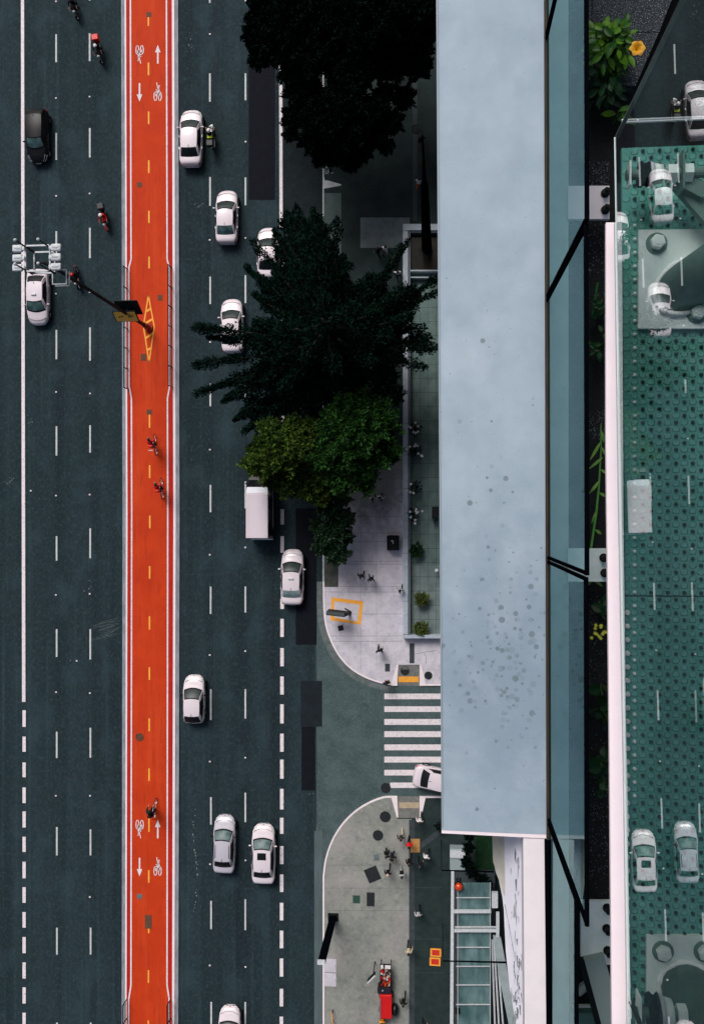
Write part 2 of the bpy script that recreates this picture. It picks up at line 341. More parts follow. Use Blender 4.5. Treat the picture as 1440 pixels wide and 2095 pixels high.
# reflective studs between the dashes
proto = None
for (x, ys) in ((115.7, [3, 201, 401, 601, 802, 1014, 1217, 1416, 1628]), (184.6, [0, 198, 396, 598, 805, 1012, 1215, 1418, 1628, 1835]),
                (430, [70, 290, 491, 700, 920, 1135, 1340, 1558, 1768, 1975]), (502.5, [88, 290, 487, 690, 1120, 1332, 1550, 1760, 1978]), (158, [1352]), (64, [1004])):
    for y in ys:
        if proto is None:
            m = MB(); m.rbox((0, 0, 0.02), (0.13, 0.11, 0.04), 0.012); proto = m.build('road_stud', paint); o = proto
        else: o = copy_tree(proto)
        o.location = W(x + rng.uniform(-.5, .5), y, 0.006)
        tag(o, 'small white reflective stud set in the asphalt between two lane dashes', 'road stud', 'reflective road studs along the lane lines')

# ------------------------------------------------------------------ bike path on the median
ZB = 0.15
g = MB(); g.prism([W(256, -120, ZB), W(357, -120, ZB), W(359, 700, ZB), W(360, 1100, ZB), W(357.5, 2200, ZB), W(257, 2200, ZB), W(259, 1100, ZB)], -0.02, ZB)
struct(g.build('bike_path', red_path))
def edge_x(y, x0, x1, x2): return x0 + (x1-x0)*min(max(y/1050, 0), 1) if y < 1050 else x1 + (x2-x1)*min((y-1050)/1045, 1)
g = MB(); gw = MB(); gr = MB(); ys = list(range(-120, 2210, 30))
for a, b in zip(ys[:-1], ys[1:]):
    f = lambda y, o: W(edge_x(y, 255.3, 258.3, 256.3)+o, y, ZB); h = lambda y, o: W(edge_x(y, 355.5, 358.6, 355.8)+o, y, ZB)
    e = 0.04 if a % 90 else 0.0
    g.prism([f(a, -7), f(a, 0), f(b, 0), f(b+e, -7)], -0.02, ZB-0.004); g.prism([h(a, 1.5), h(a, 9), h(b, 9), h(b, 1.5)], -0.02, ZB-0.03)
    gw.prism([f(a, 0.02), f(a, 3.2), f(b, 3.2), f(b, 0.02)], 0.0, ZB+0.006); gw.prism([h(a, -3.5), h(a, 1.48), h(b, 1.48), h(b, -3.5)], 0.0, ZB+0.006)
    gr.sheet([f(a, 3.21), f(a, 11.5), f(b, 11.5), f(b, 3.21)], ZB+0.004); gr.sheet([h(a, -13), h(a, -3.51), h(b, -3.51), h(b, -13)], ZB+0.004)
struct(g.build('median_kerb', kerb_grey)); struct(gw.build('median_kerb_edge', kerb_white)); struct(gr.build('bike_path_border', red_edge))
g = MB(); z = ZB+0.01
def shifted(y, off):
    t = 0.0
    if 530 < y < 548: t = (y-530)/18
    elif 548 <= y <= 790: t = 1
    elif 790 < y < 815: t = 1-(y-790)/25
    elif 2015 < y < 2045: t = (y-2015)/30
    elif y >= 2045: t = 1
    return off*t
yl = sorted(set(list(range(-120, 2210, 40)) + [530, 548, 790, 815, 2015, 2045]))
g.pxl([(edge_x(y, 267.3, 270, 268.3)+shifted(y, -4.5), y) for y in yl], 2.9, z)
g.pxl([(edge_x(y, 341, 343.6, 342)+shifted(y, 4.5), y) for y in yl], 2.9, z)
def bike_glyph(cx, cy, s):
    f = lambda x, y: (cx + x*s, cy + y*s)
    for wx in (-4.6, 4.6):
        g.pxl([f(wx + 3.0*math.cos(t*math.pi/9), 9 + 9*math.sin(t*math.pi/9)) for t in range(19)], 1.7, z)
    for pl in ([(-4.6, 9), (-1.5, -3), (3.5, 9)], [(-1.5, -3), (2.6, -7)], [(3.5, 9), (-1.2, -15)], [(-3.5, -4), (0.5, -5)], [(-1.2, -15), (-2.2, -19)], [(4.6, 9), (2.4, -9), (2.4, -13), (4.6, -13)]):
        g.pxl([f(*q) for q in pl], 1.6, z)
def arrow(cx, cy, s):
    g.sheet([W(cx-1.6, cy+s*19, z), W(cx+1.6, cy+s*19, z), W(cx+1.6, cy-s*4, z), W(cx-1.6, cy-s*4, z)], z)
    g.sheet([W(cx-5.6, cy-s*4, z), W(cx+5.6, cy-s*4, z), W(cx, cy-s*19, z)], z)
for dy in (0, 1585):
    bike_glyph(286.3, 111+dy, -1); bike_glyph(323, 188+dy, 1); arrow(323.3, 111+dy, 1); arrow(286, 189+dy, -1)
struct(g.build('bike_path_markings', paint))
g = MB()
for i, (a, b) in enumerate([(-75, -50), (27, 53), (128, 154), (228, 254), (328, 354), (431, 456), (525, 549), (848, 875), (952, 978), (1055, 1081), (1158, 1184), (1261, 1288), (1365, 1391), (1470, 1496), (1572, 1598), (1675, 1702), (1780, 1806), (1883, 1909), (1985, 2011), (2088, 2120)]):
    x = edge_x(a, 304, 307, 304); g.px(x-1.6, a, x+1.6, b, z)
dm = [(304, 604), (294, 668), (305.5, 741), (316, 668), (304, 604)]
g.pxl(dm, 2.6, z)
for (a, b) in [((300.5, 637), (309, 631)), ((297, 662), (312, 653)), ((297.5, 692), (313.5, 682)), ((301, 717), (310.5, 711))]: g.pxl([a, b], 4.2, z+0.002)
struct(g.build('bike_path_yellow_markings', yellow))
def cover(px, py, w, h, mat, label, z, rnd=False, rz=0, name='inspection_cover', cat='cover', group=None):
    s = PXM(px, py); m = MB()
    if rnd:
        m.cyl((0, 0, 0), w/2/s, 0.014, 24); m.ring((0, 0, 0.006), w/2/s, 0.03, n=24, m=5)
        for i in range(-3, 4): m.box((i*w/s/8, 0, 0.009), (0.03, math.sqrt(max(.01, 1-(i/4)**2))*w/s*.85, 0.012))
    else:
        m.rbox((0, 0, 0), (w/s, h/s, 0.018), 0.006)
        for i in range(-2, 3): m.box((i*w/s/6, 0, 0.010), (0.03, h/s*.8, 0.006))
    o = m.build(name, mat); o.location = W(px, py, z); o.rotation_euler = (0, 0, rz); return tag(o, label, cat, group)
grp = 'covers set in the red bike path'
rp = rust_plate
for (x, y, w, h, lab) in [(305, 30, 10, 10, 'small dark square cover under the topmost yellow dash of the bike path'), (286, 378, 10, 10, 'dark square cover left of the yellow line in upper bike path'),
                          (328, 609, 10, 11, 'dark square cover right of the yellow painted diamond'), (294, 731, 11, 14, 'dark square cover at the lower left of the yellow diamond'),
                          (306, 843, 11, 10, 'dark square cover just above a yellow dash and the upper red cyclist'), (304, 1661, 11, 10, 'brown square cover beside the black cyclist'),
                          (286, 1834, 10, 10, 'grey square cover left of the yellow line below the lower arrows'), (304, 1886, 14, 27, 'large brown rectangular cover under a yellow dash')]:
    cover(x, y, w, h, pave_patch if 'grey' in lab else rp, lab, ZB+0.006, group=grp)
cover(286, 1508, 15, 15, rp, 'round brown manhole cover left of the yellow bike path line', ZB+0.006, True, group=grp, name='manhole_cover', cat='manhole cover')

# railings beside the mast
def railing(xb, y0, y1, label):
    a, b = W(xb, y0, ZB), W(xb+1, y1, ZB); root = empty('railing', a); L = b - a; n = max(2, round(L.length/1.5))
    m = MB(); m.tube([(0, 0, 1.0), L + Vector((0, 0, 1.0))], 0.035, 6); m.build('top_rail', steel_dark, root)
    m = MB()
    for h in (0.3, 0.62): m.tube([(0, 0, h), L + Vector((0, 0, h))], 0.028, 6)
    m.build('lower_rail', steel_dark, root)
    for i in range(n+1):
        m = MB(); p = L*(i/n); m.tube([p, p + Vector((0, 0, 1.02))], 0.04, 6); m.build('post', steel_dark, root)
    tag(root, label, 'railing', 'railings on the median')
railing(261.5, 551, 796, 'black metal railing along the left edge of the bike path at the mast')
railing(351.5, 548, 792, 'black metal railing along the right edge of the bike path at the mast')
railing(260, 2044, 2200, 'black railing at left bike path edge, at the bottom of the photo')
railing(349.5, 2044, 2200, 'black railing at right bike path edge, at the bottom of the photo')

# ------------------------------------------------------------------ pavements (raised 0.13)
ZP = 0.13
def arc(pts, n=6):                                # smooth px polyline (Catmull-Rom)
    out = []; P = [pts[0]] + pts + [pts[-1]]
    for i in range(1, len(P)-2):
        for k in range(n):
            t = k/n; p0, p1, p2, p3 = [np.array(q, float) for q in P[i-1:i+3]]
            out.append(tuple(0.5*((2*p1)+(-p0+p2)*t+(2*p0-5*p1+4*p2-p3)*t*t+(-p0+3*p1-3*p2+p3)*t**3)))
    return out + [pts[-1]]
UP = [(660, -200), (660, 600), (660, 1000), (660, 1190), (661, 1240), (665, 1278), (676, 1312), (693, 1343), (716, 1368), (745, 1386), (775, 1397), (806, 1403)]
UPc = UP[:3] + arc(UP[3:], 5)
LO = [(806, 1629), (785, 1630), (757, 1640), (726, 1659), (699, 1686), (678, 1720), (665, 1758), (660, 1795)]
LOc = arc(LO, 5) + [(660, 1900), (660, 2300)]
XT = W(900, 1048).x + 12
def pave(pxs, mat, name): 
    m = MB(); m.prism([W(*p, ZP) if not isinstance(p, Vector) else p for p in pxs], -0.02, ZP); return struct(m.build(name, mat))
yA = 925
pave([(663.5, -200), (900, -200), (900, yA), (663.5, yA)], pave_dark, 'dark_shaded_pavement')  # dark plaza paving, carried down to paint in the tree shade
UPi = [(p[0]+3.4, p[1]) for p in UPc[:3]]
def inset(path, d):                               # shift a px polyline sideways
    out = []
    for i, p in enumerate(path):
        a = path[max(i-1, 0)]; b = path[min(i+1, len(path)-1)]; dx, dy = b[0]-a[0], b[1]-a[1]; l = math.hypot(dx, dy) or 1
        out.append((p[0]+dy/l*d, p[1]-dx/l*d))
    return out
UPin = inset(UPc, 3.4); LOin = inset(LOc, 3.4)
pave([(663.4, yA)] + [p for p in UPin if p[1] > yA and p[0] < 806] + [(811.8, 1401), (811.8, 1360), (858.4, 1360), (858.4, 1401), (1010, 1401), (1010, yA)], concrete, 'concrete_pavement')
pave([(842, 1676.2), (811.8, 1676.2), (811.8, 1631)] + [p for p in LOin if p[0] < 800] + [(842, 2300)], pave_brown, 'worn_pavement')
pave([(858.5, 1631), (1010, 1631), (1010, 1676), (858.5, 1676)], pave_slate, 'ramp_side_pavement')
pave([(842.2, 1676.2), (1010, 1676.2), (1010, 1633), (1060, 1633), (1060, 2300), (842.2, 2300)], pave_slate, 'slate_pavement')
# kerbs: whitewashed on the corners, dull along the straight
def kerb(path, d, mat, name, zt=ZP+0.012):
    m = MB(); q = inset(path, d)
    for i in range(len(path)-1):
        m.prism([W(*path[i], zt), W(*path[i+1], zt), W(*q[i+1], zt), W(*q[i], zt)], -0.02, zt)
    return struct(m.build(name, mat))
i0 = next(i for i, p in enumerate(UPc) if p[1] > 1150)
kerb(UPc[:i0+1], 2.6, paint_worn, 'pavement_kerb'); kerb(UPc[i0:], 3.3, kerb_white, 'corner_kerb'); kerb(LOc, 3.3, kerb_white, 'lower_corner_kerb')
m = MB()
for (y, s, w) in ((1403, 1, -1), (1629, -1, 1)):
    m.prism([W(860, y, ZP), W(1010, y, ZP), W(1010, y - s*3.5, ZP), W(860, y-s*3.5, ZP)], -0.02, ZP+0.012)
    m.prism([W(799.5, y, ZP), W(812.5, y, ZP), W(814.5, y - s*43, ZP), W(811.5, y - s*43, ZP)], -0.01, ZP+0.02)
    m.prism([W(858, y, ZP), W(871, y, ZP), W(861.5, y - s*43, ZP), W(858.2, y - s*43, ZP)], -0.01, ZP+0.02)
struct(m.build('ramp_kerb_wing', kerb_white))
m = MB()
for (y, s) in ((1403, 1), (1629, -1)):
    a, b, c, d = [W(x, yy) for x, yy in ((811.5, y), (858.6, y), (858.6, y-s*43), (811.5, y-s*43))]
    m.add([(a.x, a.y, .02), (b.x, b.y, .02), (c.x, c.y, ZP+.002), (d.x, d.y, ZP+.002)], [(0, 1, 2, 3) if s > 0 else (3, 2, 1, 0)])
struct(m.build('kerb_ramp', pm('ramp_concrete', srgb(124, 124, 120), 0.85, col2=srgb(100, 102, 100), scale=4)))
def ramp_plate(x0, y0, x1, y1, s, yk, mat, name):
    zf = lambda y: .02 + (ZP-.018)*min(1, abs(y-yk)/43) + .012
    vs = [W(x, y) for x, y in ((x0, y0), (x1, y0), (x1, y1), (x0, y1))]
    m = MB(); m.add([(v.x, v.y, zf(y)) for v, y in zip(vs, (y0, y0, y1, y1))], [(3, 2, 1, 0)]); return struct(m.build(name, mat))
ramp_plate(815, 1383.5, 856, 1395.5, 1, 1403, yellow, 'tactile_paving')
ramp_plate(816, 1641, 857, 1652.5, -1, 1629, pm('faded_tactile', srgb(188, 168, 140), 0.8, col2=srgb(160, 146, 126), scale=6), 'faded_tactile_paving')
g = MB(); zt = ZP+0.004
for r in [(837.5, 1316, 847.5, 1357), (787.5, 1358, 797.5, 1374), (836.5, 1677, 848, 2200), (844, -100, 853, 452)]: g.px(*r, zt)
g.pxl([(852, 1737), (905, 1697)], 11, zt); struct(g.build('tactile_strip_paving', strip_dark))
g = MB(); g.px(840, 1716, 858.5, 1744, zt+.004); struct(g.build('tactile_junction', pm('ochre_tile', srgb(196, 146, 82), 0.8, col2=srgb(168, 126, 76), scale=5)))
g = MB(); g.px(737, 445, 838, 507, zt); struct(g.build('pale_pavement_panel', pave_patch))
g = MB(); g.px(663.5, 395, 698, 560, zt); struct(g.build('pavement_panel', pm('panel_green', srgb(84, 100, 98), .9, col2=srgb(72, 86, 85), scale=1.5)))
g = MB(); g.px(663.6, 1000, 692, 1201, zt); struct(g.build('tree_pit', pm('pit_earth', srgb(62, 66, 60), .95, col2=srgb(84, 84, 82), scale=2.2, bump=.5)))
g = MB()
for r in [(848, 1316, 900, 1357), (848.5, 2010, 905, 2300)]: pass
g = MB(); g.sheet([W(661, 355, zt), W(665, 370, zt), W(668, 368.5, zt), (W(696, 376.5, zt)), W(699, 378.5, zt), W(696, 380, zt), W(662.5, 386, zt), W(660.5, 380, zt)], zt)
r3 = random.Random(8)
for k in range(42):
    x, y = 664+r3.random()*15, 338+r3.random()*20; x += 0; y += (x-664)*.25 - 3
    g.pxl([(x, y), (x+r3.uniform(-3, 3), y+r3.uniform(-2, 2))], .9, zt)
struct(g.build('white_pavement_paint', paint_worn))
# pavement joints
g = MB()
for y in [1057, 1090, 1108, 1148, 1154, 1200, 1211, 1256, 1301, 1312]:
    g.pxl([(665 if y > 1200 else 694, y), (740, y+.4), (822, y)], .55, zt+.001)
for x in [738, 770]: g.pxl([(x, 1040), (x, 1370)], .35, zt+.001)
for y in [1770, 1817, 1863]: g.pxl([(664, y), (836, y)], .5, zt+.001)
for y in [1816, 1921, 1990]: g.pxl([(849, y), (905, y+.5)], .4, zt+.001)
for a in ([(848, 1338), (862, 1336), (870, 1334), (893, 1331)], [(868, 1337), (872, 1345), (871, 1358)]): g.pxl(a, .7, zt+.001)
struct(g.build('pavement_joints', joint_m))
g = MB(); g.sheet([W(*p, .006) for p in inset(UPc[i0:], -1)] + [W(*p, .006) for p in inset(UPc[i0:], -13)[::-1]], .006); struct(g.build('concrete_gutter', pm('gutter_concrete', srgb(108, 116, 116), .9, col2=srgb(82, 92, 92), scale=2.5, bump=.3)))
g = MB(); g.px(643, 1700, 659, 2300, .006); struct(g.build('gutter', pm('gutter_pale', srgb(88, 102, 106), .9, col2=srgb(70, 84, 86), scale=1.5, stretch=(1, .2, 1))))
grp = 'covers set in the pavements'
for (x, y, w, h, rz, mat, lab) in [(697, 1285, 11, 11, .2, iron, 'small dark square cover below the yellow painted frame'), (762, 1789, 27, 29, .42, iron, 'large tilted slate plate in the worn pavement'),
                                   (770, 1754, 11, 13, .1, pave_patch, 'small grey framed cover near the huddle of people'), (729, 1840, 14.5, 16, 0, pm('green_plate', srgb(38, 72, 62), .7), 'green rectangular cover in the worn pavement'),
                                   (758, 1840, 16, 28, 0, iron, 'dark rectangular plate right of the green cover'), (675, 1975.5, 25, 27, 0, concrete, 'upper pale concrete lid beside the kerb and black pylon'), (675, 2004.5, 25, 27, 0, concrete, 'lower pale concrete lid beside the kerb'),
                                   (862, 152, 18, 13, 0, pave_slate, 'grey framed cover on the dark plaza near the tower')]:
    cover(x, y, w, h, mat, lab, ZP+0.01, rz=rz, group=grp)
for (x, y, d, lab, zz, mat) in [(828, 1372, 17, 'round cover between the white wings of the upper ramp', ZP-.03, iron), (876, 1382, 15, 'round cover right of the upper ramp', ZP+.008, iron), (788, 1671, 21, 'round cover nearest the lower ramp', ZP+.008, iron),
                           (773, 1709, 20, 'plain round cover beside the huddle of people', ZP+.008, iron), (789, 1612, 19, 'dark round cover at the lower left of the crosswalk', .012, iron), (745, 1446, 15, 'faint round cover in the side street left of the crosswalk', .008, side_asphalt),
                           (850, 264, 18, 'dark round cover on the plaza near the obelisk tip', ZP+.008, iron)]:
    cover(x, y, d, d, mat, lab, zz, True, group='round manhole covers', name='manhole_cover', cat='manhole cover')

# ------------------------------------------------------------------ cars
def lerp(a, b, t): return a + (b-a)*t
def interp(tab, y):
    if y <= tab[0][0]: return tab[0][1]
    for (a, va), (b, vb) in zip(tab[:-1], tab[1:]):
        if y <= b:
            t = (y-a)/(b-a); t = t*t*(3-2*t) if abs(vb-va) > 1e-6 else t
            return lerp(va, vb, t)
    return tab[-1][1]
def car(px, py, heading, L, Wd, paint_mat, label, kind='sedan', sunroof=False, taxi=False, H=1.47, scr=None, rear=None, group='cars on the avenue', black_bumper=False):
    """front towards local +y; L, Wd metres"""
    root = empty('car', W(px, py, 0.0), heading); f, w = L/2, Wd/2
    c0 = W(px, py, 0.75); root.location = (c0.x, c0.y, 0.0)
    hatch = kind == 'hatch'
    wf = [(-f, .70), (-f+.12, .86), (-f+.5, .97), (-f*.3, 1.0), (f*.35, 1.0), (f-.65, .95), (f-.25, .80), (f-.07, .60), (f, .44)]   # plan half width
    yb, yr0 = (-f+.18, -f+.75) if hatch else (-f+.62, -f+1.22)      # rear window foot, roof rear edge
    yw, yr1 = f-1.12, f-1.78                                        # windscreen foot, roof front edge
    top = [(-f, .62), (-f+.06, .88), (-f+.2, .98 if hatch else .99), (yb, 1.0), (0, .97), (yw, .96), (f-.5, .82), (f-.12, .68), (f, .50)]
    # lower body, lofted rings
    NS = 26; ys = [-f + L*(0.5 - 0.5*math.cos(math.pi*i/NS)) for i in range(NS+1)]
    m = MB(); rings = []
    for y in ys:
        a = w*interp(wf, y); h = interp(top, y); lo = .22 if abs(y) < f-.3 else .30
        half = [(a*.86, lo), (a*.985, lo+.12), (a, lo+(h-lo)*.55), (a*.985, h-.14), (a*.93, h-.04), (a*.80, h+.005), (a*.4, h+.035), (0, h+.045)]
        rings.append([(x, y, z_) for x, z_ in half] + [(-x, y, z_) for x, z_ in half[::-1][1:]])
    n = len(rings[0]); b = 0
    for r_ in rings: m.v += r_
    for i in range(NS):
        for k in range(n): 
            kk = (k+1) % n; m.f.append((i*n+k, i*n+kk, (i+1)*n+kk, (i+1)*n+k)); m.mi.append(0)
    m.f.append(tuple(range(n))); m.mi.append(0); m.f.append(tuple(NS*n+k for k in range(n))[::-1]); m.mi.append(0)
    # cabin
    wb, wr = w*.95, w*.69; hr = H-.06
    def belt(u, front):                            # curve at the foot of the screens
        return Vector((u*wb*(.93 if front else .88), (yw + .20*(1-u*u)) if front else (yb - .10*(1-u*u)), .985 - .01*u*u))
    def rooff(u, front): return Vector((u*wr, (yr1 + .10*(1-u*u)) if front else (yr0 - .05*(1-u*u)), hr + .05*(1-u*u)))
    def screen(front): 
        return lambda s_, t: belt(s_*2-1, front).lerp(rooff(s_*2-1, front), t) + Vector((0, 0, .05*math.sin(math.pi*t)))
    m.grid(screen(True), 10, 5, flip=False); m.grid(screen(False), 10, 5, flip=True)
    def roof(s_, t):
        u = s_*2-1; a = rooff(u, False).lerp(rooff(u, True), t); bow = math.sin(math.pi*t); a.x += u*.03*bow; a.z += .035*bow; return a
    m.grid(roof, 10, 8)
    def side(sg):
        def fn(s_, t):
            lo_ = belt(sg, False).lerp(belt(sg, True), s_); lo_.x = sg*(lerp(abs(belt(1, False).x), abs(belt(1, True).x), s_) + .07*w*math.sin(math.pi*s_))
            hi_ = roof((sg+1)/2, s_); q = lo_.lerp(hi_, t); q.x += sg*.035*math.sin(math.pi*t); return q
        return fn
    for sg in (1, -1): m.grid(side(sg), 10, 4, flip=(sg > 0))
    body = m.build('body', paint_mat, root, True)
    def panel(fn, s0, s1, t0, t1, nrm, nu=8, nv=4, name='window', mat=glass_car, flip=False, d=.012, trap=0.0):
        q = MB(); q.grid(lambda s_, t: fn(lerp(s0+trap*(t), s1-trap*(t), s_), lerp(t0, t1, t)) + Vector(nrm)*d, nu, nv, flip=flip)
        return q.build(name, mat, root, True)
    panel(screen(True), .02, .98, -.015, 1.0, (0, .6, .8), 10, 5, 'windscreen_surround', trim, d=.006)
    panel(screen(True), .06, .94, .12, .90, (0, .6, .8), 10, 5, 'windscreen', scr or screen_dk, d=.014)
    panel(screen(False), .04, .96, .06, .96, (0, -.6, .8), 10, 5, 'rear_window', rear or glass_car, flip=True)
    for sg in (1, -1):
        panel(side(sg), .10, .90, .06, .93, (sg, 0, .2), 10, 3, 'side_window', flip=(sg > 0), trap=.06)
        q = MB(); s_ = side(sg); q.tube([s_(.50, .03)+Vector((sg*.02, 0, 0)), s_(.49, .93)+Vector((sg*.02, 0, 0))], .035, 5); q.build('door_pillar', trim, root)
        q = MB(); q.ball((0, 0, 0), .11, 10, (1.0, .62, .62)); q.tube([(-sg*.16, .02, -.03), (0, 0, 0)], .03, 5)
        o = q.build('wing_mirror', trim if black_bumper else paint_mat, root, True); p = side(sg)(.86, .1); o.location = (sg*(w+.09), p.y+.02, 1.0)
        for y in (f-.82, -f+.80):
            wh = MB(); wh.ring((0, 0, 0), .235, .085, (1, 0, 0), 20, 8); o = wh.build('wheel', tyre_m, root, True); o.location = (sg*(w-.10), y, .31)
            rm = MB(); rm.cyl((0, 0, 0), .19, .10, 14, (1, 0, 0)); 
            for k in range(5): rm.box((sg*.05, math.cos(k*1.2566)*.1, math.sin(k*1.2566)*.1), (.03, .05, .14), M=Matrix.Rotation(k*1.2566+1.57, 4, 'X'))
            rm.build('rim', chrome, o)
            am = MB(); am.ring((0, 0, 0), .335, .03, (1, 0, 0), 20, 5); oa = am.build('wheel_arch', trim, root); oa.location = (sg*(w*.985), y, .33)
        def skin_pt(y, q_, out=.006):               # point on the flank ring at height fraction
            a = w*interp(wf, y); h = interp(top, y); return Vector((sg*a*q_, y, h))
        hl = MB()
        hl.grid(lambda s_, t: Vector((sg*(w*interp(wf, lerp(f-.55, f-.10, s_))*lerp(.80, 1.0, t)+.004), lerp(f-.55, f-.10, s_), interp(top, lerp(f-.55, f-.10, s_))-lerp(-.015, .15, t)+.008)), 6, 3, flip=(sg > 0))
        hl.build('headlight', lamp_white, root, True)
        tl = MB()
        tl.grid(lambda s_, t: Vector((sg*(w*interp(wf, lerp(-f+.03, -f+.30, s_))*lerp(.88, 1.01, t)+.004), lerp(-f+.03, -f+.30, s_)-.012, interp(top, lerp(-f+.03, -f+.30, s_))-lerp(.035, .18, t)+.006)), 5, 3, flip=(sg < 0))
        tl.build('tail_light', lamp_red, root, True)
        dh = MB()
        for y in (.05, -.85): dh.box((sg*(w+.006), y, .82), (.03, .16, .035))
        dh.build('door_handle', chrome if not black_bumper else trim, root)
    fb = MB(); fb.grid(lambda s_, t: Vector(((s_*2-1)*w*.60, f-.06 - .20*(s_*2-1)**2 + lerp(.02, .07, t), lerp(.62, .46, t))), 8, 2); fb.build('grille', trim, root, True)
    pl = MB(); pl.box((0, f+.012, .44), (.40, .02, .13)); pl.build('number_plate', plate_m, root)
    pl = MB(); pl.box((0, -f-.012, .64), (.40, .02, .13)); pl.build('number_plate', plate_m, root)
    bp = MB(); bp.grid(lambda s_, t: Vector(((s_*2-1)*w*.78, -f + .16*abs(s_*2-1)**2.4 - lerp(.0, .05, t), lerp(.66, .44, t))), 10, 2, flip=True); bp.build('rear_bumper', trim if black_bumper else paint_mat, root, True)
    bl = MB(); bl.tube([Vector((u*w*.80, f-.30-.22*u*u+.02, interp(top, f-.30-.22*u*u)+.045-.03*u*u)) for u in [i/5-1 for i in range(11)]], .012, 5); bl.build('bonnet_seam', trim, root)
    an = MB(); an.tube([(0, yr0+.16, hr+.05), (0, yr0-.06, hr+.20)], .014, 5); an.build('aerial', trim, root)
    if sunroof:
        s_ = MB(); s_.grid(lambda a, t: roof(lerp(.24, .76, a), lerp(.55, .86, t)) + Vector((0, 0, .008)), 6, 4); s_.build('sunroof', glass_car, root, True)
    if taxi:
        s_ = MB(); s_.rbox((0, yr1-.42, hr+.13), (.40, .14, .10), .03); s_.build('roof_sign', plate_m, root); 
    if kind == 'estate':
        for sg in (1, -1):
            s_ = MB(); s_.tube([roof((sg*.86+1)/2, t/6)+Vector((0, 0, .05)) for t in range(1, 6)], .018, 5); s_.build('roof_rail', trim, root)
    return tag(root, label, 'car', group)
UPH, DNH = 0.0, math.pi
def plen(px, py, n): return n/PXM(px, py, .75)
car(77, 277, DNH, plen(77, 277, 105), 1.76, black_car, 'glossy black car beside the solid white line at the upper left', 'hatch', H=1.5, black_bumper=True, scr=screen_sky)
car(78, 607, DNH, plen(78, 607, 109), 1.78, white_car, 'white car heading down right under the floodlight mast head', taxi=True, scr=screen_sky)
car(391, 281, UPH + R(-.8), plen(391, 281, 113), 1.80, white_car, 'pearl white car next to the bike path kerb with a motorbike at its side')
car(464, 443, UPH + R(-.5), plen(464, 443, 107), 1.74, white_car, 'white car between dashed lines, just left of the tree covered car', rear=screen_sky)
car(549, 517, UPH, plen(549, 517, 103), 1.74, white_car, 'white car half covered by the dark tree branches in the third lane')
car(475, 666, UPH + R(1.5), plen(475, 666, 108), 1.76, white_car, 'white car whose rear is hidden by the long left arms of the dark tree')
car(598, 1181, UPH + R(-.6), plen(598, 1181, 112), 1.78, white_car, 'white taxi with roof sign below the van, wheels on the thick dashed line', taxi=True, rear=pm('rear_sky_reflect', srgb(150, 172, 174), .4, col2=srgb(110, 136, 138), scale=3))  # bright rear glass carries the sky reflection in its colour
car(397, 1431, UPH, plen(397, 1431, 96), 1.72, white_car, 'short white hatchback alone next to the bike path kerb in the lower half', 'hatch', H=1.53, black_bumper=True)
car(459, 1728, UPH + R(-1), plen(459, 1728, 115), 1.74, silver_car, 'silver car with black rear window left of the white sunroof car', 'estate', H=1.5, black_bumper=True, scr=screen_sky)
car(539, 1748, UPH, plen(539, 1748, 119), 1.84, white_car, 'white car with a dark sunroof beside the silver car', sunroof=True, scr=screen_sky)
car(470, 2116, UPH, 4.2, 1.75, white_car, 'pale car cut off by the bottom edge of the photo', 'hatch', H=1.5, black_bumper=True)
car(905, 1598, R(-90-11), 4.45, 1.76, white_car, 'white car turning into the side street over the crosswalk, half under the tower ledge', black_bumper=False)

